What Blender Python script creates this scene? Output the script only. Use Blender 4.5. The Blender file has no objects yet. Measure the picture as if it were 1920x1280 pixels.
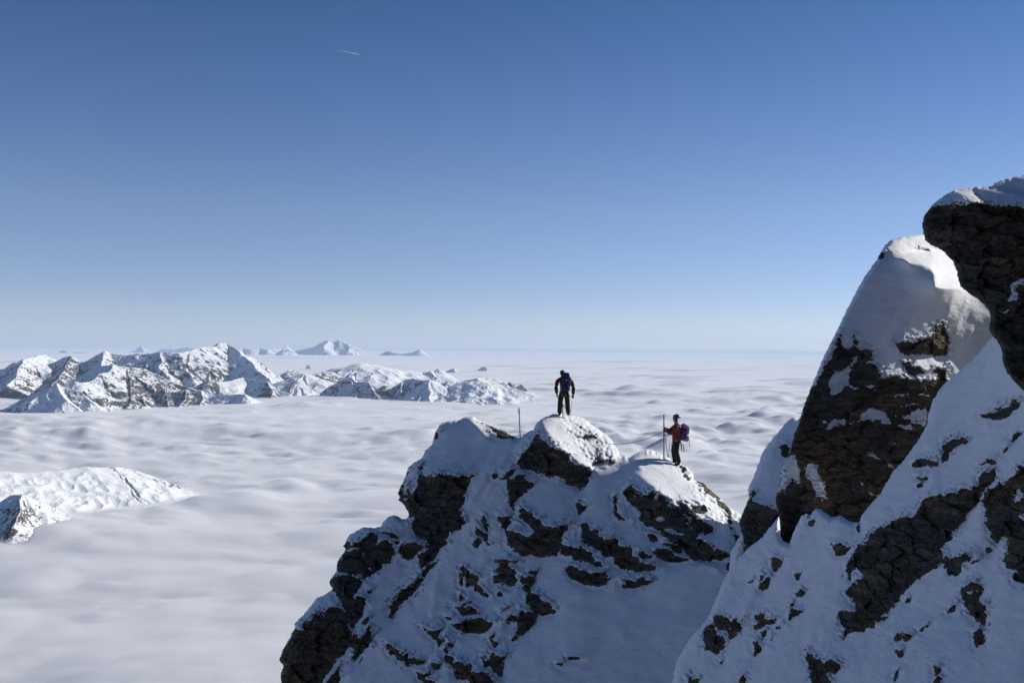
import bpy, bmesh, math, random
import numpy as np
from mathutils import Matrix, Vector

# ------------------------------------------------------------------ camera, sky, sun
scn = bpy.context.scene
W0, H0 = 1920.0, 1280.0
LENS = 35.0
F = LENS / 36.0 * W0                    # focal length in photo pixels
R_EARTH = 1.0e12                        # over this stretch the curve of the earth is left out
H_CLOUD = 1000.0                        # metres from the camera down to the sea of clouds
DIP = math.sqrt(2 * H_CLOUD / R_EARTH)
ROLL = -math.atan(15.0 / 1920.0)
PITCH = 11.5 / F - DIP
CAMROT = Matrix.Rotation(ROLL, 3, 'Y') @ Matrix.Rotation(PITCH, 3, 'X')
RM = np.array([[CAMROT[i][j] for j in range(3)] for i in range(3)])
cam = bpy.data.cameras.new("camera")
cam.lens = LENS; cam.sensor_width = 36.0; cam.clip_start = 0.5; cam.clip_end = 2.0e6
camo = bpy.data.objects.new("camera", cam)
scn.collection.objects.link(camo)
camo.matrix_world = (CAMROT @ Matrix.Rotation(math.pi / 2, 3, 'X')).to_4x4()
scn.camera = camo

SUN_AZ, SUN_EL = 66.0, 25.0             # azimuth clockwise from the view direction (+Y)
w = bpy.data.worlds.new("World"); scn.world = w
w.use_nodes = True
nt = w.node_tree; nt.nodes.clear()
sky = nt.nodes.new('ShaderNodeTexSky'); sky.sky_type = 'NISHITA'
sky.sun_disc = False
sky.sun_elevation = math.radians(SUN_EL); sky.sun_rotation = math.radians(SUN_AZ)
sky.altitude = 2500; sky.air_density = 1.0; sky.dust_density = 0.0; sky.ozone_density = 3.0
bg = nt.nodes.new('ShaderNodeBackground'); bg.inputs['Strength'].default_value = 0.15
wo = nt.nodes.new('ShaderNodeOutputWorld')
tc = nt.nodes.new('ShaderNodeTexCoord'); sp = nt.nodes.new('ShaderNodeSeparateXYZ')
nt.links.new(tc.outputs['Generated'], sp.inputs[0])
cr = nt.nodes.new('ShaderNodeValToRGB')          # the deep, dry blue of high altitude
SKYT = [(0.0, (1.2, 1.18, 1.5)), (0.053, (1.16, 1.11, 1.36)), (0.133, (1.2, 1.15, 1.27)), (0.234, (0.89, 1.0, 1.23)), (0.329, (0.60, 0.85, 1.09)), (0.7, (0.42, 0.70, 1.0))]
el = cr.color_ramp.elements
for k, (p_, c_) in enumerate(SKYT):
    e_ = el[k] if k < 1 else (el[1] if k == 1 else el.new(p_))
    e_.position = p_; e_.color = (c_[0] / 2, c_[1] / 2, c_[2] / 2, 1)
nt.links.new(sp.outputs[2], cr.inputs[0])
mxs = nt.nodes.new('ShaderNodeMix'); mxs.data_type = 'RGBA'; mxs.blend_type = 'MULTIPLY'; mxs.inputs[0].default_value = 1.0
nt.links.new(sky.outputs[0], mxs.inputs[6]); nt.links.new(cr.outputs[0], mxs.inputs[7])
nt.links.new(mxs.outputs[2], bg.inputs[0]); nt.links.new(bg.outputs[0], wo.inputs[0])
sd = bpy.data.lights.new("sun", 'SUN'); sd.energy = 5.0; sd.angle = math.radians(0.53)
sd.color = (1.0, 0.95, 0.87)
so = bpy.data.objects.new("sun", sd); scn.collection.objects.link(so)
_a, _e = math.radians(SUN_AZ), math.radians(SUN_EL)
SUNDIR = Vector((math.sin(_a) * math.cos(_e), math.cos(_a) * math.cos(_e), math.sin(_e)))
so.rotation_euler = SUNDIR.to_track_quat('Z', 'Y').to_euler()
vs = scn.view_settings
vs.view_transform = 'Standard'; vs.look = 'None'; vs.exposure = 0.0; vs.gamma = 1.0
scn.cycles.max_bounces = 6; scn.cycles.diffuse_bounces = 3; scn.cycles.volume_bounces = 2

# ------------------------------------------------------------------ numeric helpers
_rng = np.random.RandomState(7)
_perm = _rng.permutation(256).astype(np.int32); _perm = np.concatenate([_perm, _perm, _perm])
_g3 = _rng.normal(size=(256, 3)); _g3 /= np.linalg.norm(_g3, axis=1)[:, None]; _g3 = _g3.astype(np.float32)

def perlin(x, y, z):
    x = np.asarray(x, np.float64); y = np.asarray(y, np.float64); z = np.asarray(z, np.float64)
    x, y, z = np.broadcast_arrays(x, y, z)
    xi = np.floor(x); yi = np.floor(y); zi = np.floor(z)
    fx = (x - xi).astype(np.float32); fy = (y - yi).astype(np.float32); fz = (z - zi).astype(np.float32)
    X = xi.astype(np.int64) & 255; Y = yi.astype(np.int64) & 255; Z = zi.astype(np.int64) & 255
    u = fx * fx * fx * (fx * (fx * 6 - 15) + 10)
    v = fy * fy * fy * (fy * (fy * 6 - 15) + 10)
    s = fz * fz * fz * (fz * (fz * 6 - 15) + 10)
    out = 0
    for dx in (0, 1):
        A = _perm[X + dx]; wx = u if dx else 1 - u
        for dy in (0, 1):
            B = _perm[A + Y + dy - 0]; wy = v if dy else 1 - v
            for dz in (0, 1):
                g = _g3[_perm[B + Z + dz]]; wz = s if dz else 1 - s
                out = out + wx * wy * wz * (g[..., 0] * (fx - dx) + g[..., 1] * (fy - dy) + g[..., 2] * (fz - dz))
    return out * 1.6

def sstep(a, b, x):
    t = np.clip((x - a) / (b - a), 0, 1)
    return t * t * (3 - 2 * t)

def sdf(poly, X, Y):
    """signed distance in pixels, positive inside"""
    P = np.array(poly, float); n = len(P)
    d2 = np.full(X.shape, 1e18); ins = np.zeros(X.shape, bool)
    for i in range(n):
        ax, ay = P[i]; bx, by = P[(i + 1) % n]
        ex, ey = bx - ax, by - ay
        L = ex * ex + ey * ey
        if L < 1e-9: continue
        px, py = X - ax, Y - ay
        t = np.clip((px * ex + py * ey) / L, 0, 1)
        qx, qy = px - t * ex, py - t * ey
        np.minimum(d2, qx * qx + qy * qy, out=d2)
        c = (ay > Y) != (by > Y)
        if ey != 0:
            ins ^= c & (X < (bx - ax) * (Y - ay) / ey + ax)
    d = np.sqrt(d2)
    return np.where(ins, d, -d)

def sdf_box(poly, X, Y, margin, far=-60.0):
    """the same, evaluated only near the polygon"""
    P = np.array(poly, float)
    x0, y0 = P.min(0) - margin; x1, y1 = P.max(0) + margin
    xs = X[0]; ys = Y[:, 0]
    i0, i1 = np.searchsorted(xs, [x0, x1]); j0, j1 = np.searchsorted(ys, [y0, y1])
    out = np.full(X.shape, far)
    if i1 > i0 and j1 > j0:
        out[j0:j1, i0:i1] = sdf(poly, X[j0:j1, i0:i1], Y[j0:j1, i0:i1])
    return out, (j0, j1, i0, i1)

def poisson(gx, gy):
    """u whose forward differences fit gx, gy (per grid cell), Neumann borders"""
    ny, nx = gx.shape
    hx = 0.5 * (gx[:, 1:] + gx[:, :-1]); hy = 0.5 * (gy[1:, :] + gy[:-1, :])
    b = np.zeros((ny, nx))
    b[:, :-1] += hx; b[:, 1:] -= hx; b[:-1, :] += hy; b[1:, :] -= hy
    e = np.concatenate([b, b[:, ::-1]], 1); e = np.concatenate([e, e[::-1]], 0)
    Fq = np.fft.rfft2(e)
    ky = 2 * np.cos(2 * np.pi * np.arange(2 * ny) / (2 * ny)) - 2
    kx = 2 * np.cos(2 * np.pi * np.arange(nx + 1) / (2 * nx)) - 2
    den = ky[:, None] + kx[None, :]; den[0, 0] = 1
    Fq = Fq / den; Fq[0, 0] = 0
    return np.fft.irfft2(Fq, s=e.shape)[:ny, :nx]

def blur(a, s):
    if s <= 0: return a
    r = int(3 * s) + 1
    k = np.exp(-0.5 * (np.arange(-r, r + 1) / s) ** 2); k /= k.sum()
    for ax in (0, 1):
        pad = [(0, 0), (0, 0)]; pad[ax] = (r, r)
        p = np.pad(a, pad, mode='edge')
        a = np.apply_along_axis(lambda m: np.convolve(m, k, 'valid'), ax, p)
    return a

def rays(X, Y):
    return (X - W0 / 2) / F, -(Y - H0 / 2) / F

def to_world(X, Y, t):
    rx, rz = rays(X, Y)
    P = np.stack([rx * t, np.ones_like(rx) * t, rz * t], -1)
    return P @ RM.T

def pix(x, y, t):
    p = to_world(np.array(float(x)), np.array(float(y)), np.array(float(t)))
    return Vector(p.tolist())

def cloud_t(x, y, extra=0.0):
    """camera depth at which the ray of a pixel meets the (curved) sea of clouds"""
    rx, rz = rays(np.asarray(x, float), np.asarray(y, float))
    v = np.stack([rx, np.ones_like(rx), rz], -1) @ RM.T
    hl = np.sqrt(v[..., 0] ** 2 + v[..., 1] ** 2)
    a = -v[..., 2] / hl
    disc = np.maximum(a * a - 2 * (H_CLOUD + extra) / R_EARTH, 0)
    d = 2 * (H_CLOUD + extra) / np.maximum(a + np.sqrt(disc), 1e-4)
    return d / hl

# ------------------------------------------------------------------ object helpers
col = scn.collection
def tag(o, label=None, cat=None, group=None, kind=None):
    if label: o['label'] = label
    if cat: o['category'] = cat
    if group: o['group'] = group
    if kind: o['kind'] = kind
    return o

def np_mesh(name, verts, faces, mat, parent=None, smooth=True, origin=None):
    verts = np.asarray(verts, np.float64)
    org = np.array(origin if origin is not None else verts.mean(0))
    me = bpy.data.meshes.new(name)
    me.vertices.add(len(verts)); me.vertices.foreach_set('co', (verts - org).astype(np.float32).ravel())
    faces = np.asarray(faces, np.int32)
    me.loops.add(faces.size); me.loops.foreach_set('vertex_index', faces.ravel())
    me.polygons.add(len(faces))
    me.polygons.foreach_set('loop_start', np.arange(0, faces.size, faces.shape[1], dtype=np.int32))
    me.update(calc_edges=True); me.validate()
    me.polygons.foreach_set('use_smooth', np.full(len(me.polygons), smooth))
    me.materials.append(mat)
    o = bpy.data.objects.new(name, me); col.objects.link(o)
    if parent is not None:
        o.parent = parent
        o.location = Vector(org.tolist()) - parent.matrix_world.translation if False else org.tolist()
    else:
        o.location = org.tolist()
    return o

def grid_solid(name, keep, Pf, Pb, mat, attrs=None, smooth=True):
    """closed body from a kept-cell mask, a front sheet and a back sheet"""
    ny, nx = Pf.shape[:2]
    idx = np.arange(ny * nx).reshape(ny, nx)
    a = idx[:-1, :-1][keep]; b = idx[:-1, 1:][keep]; c = idx[1:, 1:][keep]; d = idx[1:, :-1][keep]
    front = np.stack([a, d, c, b], 1)
    N = ny * nx
    back = np.stack([a, b, c, d], 1) + N
    kp = np.pad(keep, 1)
    A = idx[:-1, :-1]; B = idx[:-1, 1:]; C = idx[1:, 1:]; D = idx[1:, :-1]
    walls = []
    for sh, p, q in (((-1, 0), A, B), ((1, 0), C, D), ((0, -1), D, A), ((0, 1), B, C)):
        nb = kp[1 + sh[0]:kp.shape[0] - 1 + sh[0], 1 + sh[1]:kp.shape[1] - 1 + sh[1]]
        m = keep & ~nb
        walls.append(np.stack([p[m], q[m], q[m] + N, p[m] + N], 1))
    faces = np.concatenate([front, back] + walls)
    V = np.concatenate([Pf.reshape(-1, 3), Pb.reshape(-1, 3)])
    used = np.unique(faces); remap = np.full(len(V), -1); remap[used] = np.arange(len(used))
    o = np_mesh(name, V[used], remap[faces], mat, smooth=smooth)
    if attrs:
        for k, arr in attrs.items():
            at = o.data.attributes.new(k, 'FLOAT', 'POINT')
            full = np.concatenate([arr.ravel(), arr.ravel()])[used]
            at.data.foreach_set('value', full.astype(np.float32))
    return o

# ------------------------------------------------------------------ materials
def new_mat(name):
    m = bpy.data.materials.new(name); m.use_nodes = True
    n = m.node_tree.nodes; b = n['Principled BSDF']
    return m, n, m.node_tree.links, b

def noise_node(n, l, scale, detail=6, rough=0.6, vec=None, dist=0.0):
    t = n.new('ShaderNodeTexNoise'); t.inputs['Scale'].default_value = scale
    t.inputs['Detail'].default_value = detail; t.inputs['Roughness'].default_value = rough
    t.inputs['Distortion'].default_value = dist
    if vec is not None: l.new(vec, t.inputs['Vector'])
    return t

def ramp(n, l, fac, stops):
    r = n.new('ShaderNodeValToRGB')
    e = r.color_ramp.elements
    e[0].position, e[0].color = stops[0][0], (*stops[0][1], 1)
    e[1].position, e[1].color = stops[-1][0], (*stops[-1][1], 1)
    for p, c in stops[1:-1]:
        x = e.new(p); x.color = (*c, 1)
    l.new(fac, r.inputs[0]); return r

def mat_snow():
    m, n, l, b = new_mat("snow")
    geo = n.new('ShaderNodeNewGeometry')
    mp = n.new('ShaderNodeMapping'); mp.inputs['Scale'].default_value = (1, 1, 2.6)
    mp.inputs['Rotation'].default_value = (0.3, 0.25, 0)
    l.new(geo.outputs['Position'], mp.inputs[0])
    a = noise_node(n, l, 3.2, 5, 0.6, mp.outputs[0], 0.4)
    c = noise_node(n, l, 22.0, 4, 0.65, geo.outputs['Position'])
    bp1 = n.new('ShaderNodeBump'); bp1.inputs['Strength'].default_value = 0.32; bp1.inputs['Distance'].default_value = 0.10
    bp2 = n.new('ShaderNodeBump'); bp2.inputs['Strength'].default_value = 0.45; bp2.inputs['Distance'].default_value = 0.022
    l.new(a.outputs[0], bp1.inputs['Height']); l.new(c.outputs[0], bp2.inputs['Height'])
    l.new(bp1.outputs[0], bp2.inputs['Normal']); l.new(bp2.outputs[0], b.inputs['Normal'])
    r = ramp(n, l, a.outputs[0], [(0.3, (0.76, 0.78, 0.82)), (0.7, (0.86, 0.87, 0.89))])
    l.new(r.outputs[0], b.inputs['Base Color'])
    b.inputs['Roughness'].default_value = 0.75; b.inputs['Specular IOR Level'].default_value = 0.2
    return m

def mat_rock(name, lo, mid, hi, rot=(0.25, -0.35, 0.2)):
    m, n, l, b = new_mat(name)
    geo = n.new('ShaderNodeNewGeometry')
    mp = n.new('ShaderNodeMapping'); mp.inputs['Scale'].default_value = (0.7, 0.7, 4.5)
    mp.inputs['Rotation'].default_value = rot
    l.new(geo.outputs['Position'], mp.inputs[0])
    st = noise_node(n, l, 1.6, 9, 0.68, mp.outputs[0], 0.6)
    fi = noise_node(n, l, 9.0, 8, 0.7, geo.outputs['Position'])
    vo = n.new('ShaderNodeTexVoronoi'); vo.feature = 'DISTANCE_TO_EDGE'; vo.inputs['Scale'].default_value = 1.1
    mp2 = n.new('ShaderNodeMapping'); mp2.inputs['Scale'].default_value = (0.8, 0.8, 2.0); mp2.inputs['Rotation'].default_value = rot
    nz = noise_node(n, l, 1.3, 5, 0.6, geo.outputs['Position'])
    add = n.new('ShaderNodeVectorMath'); add.operation = 'MULTIPLY_ADD'
    l.new(nz.outputs['Color'], add.inputs[0]); add.inputs[1].default_value = (1.1, 1.1, 1.1)
    l.new(geo.outputs['Position'], add.inputs[2]); l.new(add.outputs[0], mp2.inputs[0]); l.new(mp2.outputs[0], vo.inputs['Vector'])
    r = ramp(n, l, st.outputs[0], [(0.30, lo), (0.52, mid), (0.72, hi)])
    pat = noise_node(n, l, 0.55, 4, 0.6, geo.outputs['Position'])
    pr = ramp(n, l, pat.outputs[0], [(0.42, (1, 1, 1)), (0.62, (1.45, 1.12, 0.80))])
    mx = n.new('ShaderNodeMix'); mx.data_type = 'RGBA'; mx.blend_type = 'MULTIPLY'; mx.inputs[0].default_value = 1
    l.new(r.outputs[0], mx.inputs[6]); l.new(pr.outputs[0], mx.inputs[7])
    fr = ramp(n, l, fi.outputs[0], [(0.35, (0.6, 0.6, 0.6)), (0.65, (1.35, 1.35, 1.35))])
    mx2 = n.new('ShaderNodeMix'); mx2.data_type = 'RGBA'; mx2.blend_type = 'MULTIPLY'; mx2.inputs[0].default_value = 1
    l.new(mx.outputs[2], mx2.inputs[6]); l.new(fr.outputs[0], mx2.inputs[7])
    l.new(mx2.outputs[2], b.inputs['Base Color'])
    b1 = n.new('ShaderNodeBump'); b1.inputs['Strength'].default_value = 0.9; b1.inputs['Distance'].default_value = 0.16
    b2 = n.new('ShaderNodeBump'); b2.inputs['Strength'].default_value = 0.5; b2.inputs['Distance'].default_value = 0.04
    b3 = n.new('ShaderNodeBump'); b3.inputs['Strength'].default_value = 0.8; b3.inputs['Distance'].default_value = 0.10
    vr = ramp(n, l, vo.outputs['Distance'], [(0.0, (0, 0, 0)), (0.05, (1, 1, 1))])
    l.new(st.outputs[0], b1.inputs['Height']); l.new(fi.outputs[0], b2.inputs['Height']); l.new(vr.outputs[0], b3.inputs['Height'])
    l.new(b1.outputs[0], b2.inputs['Normal']); l.new(b2.outputs[0], b3.inputs['Normal']); l.new(b3.outputs[0], b.inputs['Normal'])
    b.inputs['Roughness'].default_value = 0.85; b.inputs['Specular IOR Level'].default_value = 0.25
    return m

def mat_mountain(name, px, rock_bias=0.0):
    """snow with rock bands; px = metres per photo pixel there"""
    m, n, l, b = new_mat(name)
    geo = n.new('ShaderNodeNewGeometry')
    sep = n.new('ShaderNodeSeparateXYZ'); l.new(geo.outputs['Normal'], sep.inputs[0])
    mp = n.new('ShaderNodeMapping'); mp.inputs['Scale'].default_value = (1 / px, 0.4 / px, 1.1 / px)
    l.new(geo.outputs['Position'], mp.inputs[0])
    a = noise_node(n, l, 0.075, 10, 0.66, mp.outputs[0], 1.0)
    at = n.new('ShaderNodeAttribute'); at.attribute_name = 'rock'
    # rockiness = noise + painted rock - up-facing
    s1 = n.new('ShaderNodeMath'); s1.operation = 'MULTIPLY_ADD'; l.new(sep.outputs[2], s1.inputs[0]); s1.inputs[1].default_value = -0.22
    l.new(a.outputs[0], s1.inputs[2])
    s2 = n.new('ShaderNodeMath'); s2.operation = 'ADD'; l.new(s1.outputs[0], s2.inputs[0]); l.new(at.outputs['Fac'], s2.inputs[1])
    s3 = n.new('ShaderNodeMath'); s3.operation = 'ADD'; l.new(s2.outputs[0], s3.inputs[0]); s3.inputs[1].default_value = rock_bias
    rk = ramp(n, l, s3.outputs[0], [(0.46, (0.86, 0.875, 0.90)), (0.52, (0.12, 0.105, 0.10))])
    l.new(rk.outputs[0], b.inputs['Base Color'])
    bp = n.new('ShaderNodeBump'); bp.inputs['Strength'].default_value = 0.8; bp.inputs['Distance'].default_value = 5 * px
    l.new(a.outputs[0], bp.inputs['Height']); l.new(bp.outputs[0], b.inputs['Normal'])
    b.inputs['Roughness'].default_value = 0.9; b.inputs['Specular IOR Level'].default_value = 0.1
    return m

def mat_range(name, px, bias):
    m, n, l, b = new_mat(name)
    geo = n.new('ShaderNodeNewGeometry')
    sep = n.new('ShaderNodeSeparateXYZ'); l.new(geo.outputs['Normal'], sep.inputs[0])
    a = noise_node(n, l, 0.07 / px, 7, 0.62, geo.outputs['Position'], 0.8)
    mp = n.new('ShaderNodeMapping'); mp.inputs['Scale'].default_value = (1, 1, 3.2); mp.inputs['Rotation'].default_value = (0.12, 0.16, 0)
    l.new(geo.outputs['Position'], mp.inputs[0])
    c = noise_node(n, l, 0.16 / px, 5, 0.6, mp.outputs[0], 0.5)
    at = n.new('ShaderNodeAttribute'); at.attribute_name = 'rock'
    prev = at.outputs['Fac']
    for src, k in ((a.outputs[0], 0.55), (c.outputs[0], 0.35), (sep.outputs[2], -0.62)):
        s = n.new('ShaderNodeMath'); s.operation = 'MULTIPLY_ADD'
        l.new(src, s.inputs[0]); s.inputs[1].default_value = k; l.new(prev, s.inputs[2]); prev = s.outputs[0]
    s = n.new('ShaderNodeMath'); s.operation = 'ADD'; l.new(prev, s.inputs[0]); s.inputs[1].default_value = bias + 0.52
    rk = ramp(n, l, s.outputs[0], [(0.48, (0.80, 0.82, 0.85)), (0.54, (0.095, 0.085, 0.082))])
    l.new(rk.outputs[0], b.inputs['Base Color'])
    bp = n.new('ShaderNodeBump'); bp.inputs['Strength'].default_value = 0.6; bp.inputs['Distance'].default_value = 3 * px
    l.new(a.outputs[0], bp.inputs['Height']); l.new(bp.outputs[0], b.inputs['Normal'])
    b.inputs['Roughness'].default_value = 0.9; b.inputs['Specular IOR Level'].default_value = 0.1
    return m

def mat_plain(name, c, rough=0.6, metal=0.0, bump=0.0, scale=60.0, var=0.15, spec=0.3):
    m, n, l, b = new_mat(name)
    tc = n.new('ShaderNodeTexCoord')
    t = noise_node(n, l, scale, 4, 0.6, tc.outputs['Object'])
    r = ramp(n, l, t.outputs[0], [(0.3, tuple(x * (1 - var) for x in c)), (0.7, tuple(min(1, x * (1 + var)) for x in c))])
    l.new(r.outputs[0], b.inputs['Base Color'])
    b.inputs['Roughness'].default_value = rough; b.inputs['Metallic'].default_value = metal
    b.inputs['Specular IOR Level'].default_value = spec
    if bump:
        bp = n.new('ShaderNodeBump'); bp.inputs['Strength'].default_value = bump; bp.inputs['Distance'].default_value = 0.01
        l.new(t.outputs[0], bp.inputs['Height']); l.new(bp.outputs[0], b.inputs['Normal'])
    return m

SNOW = mat_snow()
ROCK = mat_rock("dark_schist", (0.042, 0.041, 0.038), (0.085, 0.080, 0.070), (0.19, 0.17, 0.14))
ROCK_LIT = mat_rock("sunlit_greenish_schist", (0.05, 0.05, 0.035), (0.12, 0.115, 0.075), (0.24, 0.225, 0.15))  # greenish schist, made paler for the sunlit rocks: sunlight put into the colour

# ------------------------------------------------------------------ traced outlines
CROPS = {'Q': (0, 0, 1.0), '1': (500, 960, .25), '2': (720, 760, .25), '3': (720, 960, .25), '4': (940, 760, .25),
         '5': (1140, 820, .25), '6': (1240, 960, .25), '7': (1380, 760, .25), '8': (1600, 660, .25),
         '9': (1540, 960, .25), 'a': (900, 760, .4062), 'b': (1480, 400, .2813), 'c': (1380, 300, .3907),
         'd': (0, 630, .1354), 'e': (240, 630, .1354), 'f': (500, 630, .1354), 'g': (740, 640, .1354),
         'h': (400, 600, .3333), 'i': (0, 600, .3125)}
def P(s):
    """'2 385,200 410,150 | Q 900,800' -> photo pixels"""
    out = []
    for part in s.split('|'):
        tk = part.split(); ox, oy, sc = CROPS[tk[0]]
        for q in tk[1:]:
            u, v = q.split(','); out.append((ox + float(u) * sc, oy + float(v) * sc))
    return out

# ------------------------------------------------------------------ snow and rock masses
def paint_normals(X, Y, base, regions):
    N = np.zeros(X.shape + (3,)); N[:] = base
    for poly, nrm, soft in regions:
        d, (j0, j1, i0, i1) = sdf_box(poly, X, Y, soft * 2 + 4)
        wgt = sstep(-soft, soft, d[j0:j1, i0:i1])[..., None]
        N[j0:j1, i0:i1] = N[j0:j1, i0:i1] * (1 - wgt) + np.array(nrm, float) * wgt
    return N / np.linalg.norm(N, axis=2)[..., None]

def depth_from_normals(X, Y, N, step, lim=-0.12):
    rx, rz = rays(X, Y)
    dot = np.minimum(N[..., 0] * rx + N[..., 1] + N[..., 2] * rz, lim)
    gx = -(N[..., 0] / dot) / F * step
    gy = (N[..., 2] / dot) / F * step
    return poisson(gx, gy)

def anchor(u, X, Y, anchors):
    A = []; rhs = []
    xs = X[0]; ys = Y[:, 0]
    for x, y, t in anchors:
        i = int(np.argmin(abs(xs - x))); j = int(np.argmin(abs(ys - y)))
        A.append([1, (x - 960) / F, (y - 640) / F]); rhs.append(math.log(t) - u[j, i])
    A = np.array(A); rhs = np.array(rhs)
    if len(anchors) < 3:
        return u + rhs.mean()
    s, *_ = np.linalg.lstsq(A, rhs, rcond=None)
    return u + s[0] + s[1] * (X - 960) / F + s[2] * (Y - 640) / F

def worley(x, y, z, sc, mask, seed):
    """tilted block value and distance to the block border: fractured, angular rock"""
    val = np.full(x.shape, 0.5); gap = np.full(x.shape, 1.0)
    px_, py_, pz_ = x[mask] / sc[0] + seed, y[mask] / sc[1], z[mask] / sc[2]
    # stratified blocks: shear the grid so that the joints lean
    pz_ = pz_ + 0.28 * px_; px_ = px_ - 0.2 * pz_
    X0, Y0, Z0 = np.floor(px_).astype(np.int64), np.floor(py_).astype(np.int64), np.floor(pz_).astype(np.int64)
    d1 = np.full(px_.shape, 9.0); d2 = np.full(px_.shape, 9.0); v = np.zeros(px_.shape)
    for i in (-1, 0, 1):
        for j in (-1, 0, 1):
            for k in (-1, 0, 1):
                h = _perm[_perm[_perm[(X0 + i) & 255] + ((Y0 + j) & 255)] + ((Z0 + k) & 255)]
                g = _g3[h]; g2 = _g3[(h + 91) & 255]
                dx = X0 + i + 0.5 + 0.42 * g[:, 0] - px_; dy = Y0 + j + 0.5 + 0.42 * g[:, 1] - py_; dz = Z0 + k + 0.5 + 0.42 * g[:, 2] - pz_
                dd = np.sqrt(dx * dx + dy * dy + dz * dz)
                nearer = dd < d1
                d2 = np.where(nearer, d1, np.minimum(d2, dd))
                v = np.where(nearer, h / 255.0 + 0.5 * (g2[:, 0] * dx + g2[:, 2] * dz), v)
                d1 = np.where(nearer, dd, d1)
    val[mask] = v; gap[mask] = d2 - d1
    return val, gap

def crease(line, wl=12, wr=15, nl=(-0.48, -0.56, 0.68), nr=(0.12, -0.95, 0.30), soft=4.5):
    """a fold in the snow along a line traced from top to bottom: one side faces up left, the other falls away right"""
    p = np.array(P(line)); d = np.gradient(p, axis=0); d /= np.linalg.norm(d, axis=1)[:, None] + 1e-9
    right = np.stack([-d[:, 1], d[:, 0]], 1) * -1.0                      # picture right of a line running down
    tp = np.clip(np.minimum(np.arange(len(p)), np.arange(len(p))[::-1]) * 1.0, 0.15, 1)[:, None]
    def band(w, sgn):
        q = p + sgn * right * w * tp
        return [tuple(v) for v in p] + [tuple(v) for v in q[::-1]]
    return [(band(wl, -1), nl, soft), (band(wr, 1), nr, soft)]
SUNV = np.array([SUNDIR.x, SUNDIR.y, SUNDIR.z])
SURF = {}
def surf_t(name, x, y):
    X, Y, t = SURF[name]
    i = int(np.argmin(abs(X[0] - x))); j = int(np.argmin(abs(Y[:, 0] - y)))
    return float(t[j, i])

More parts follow.
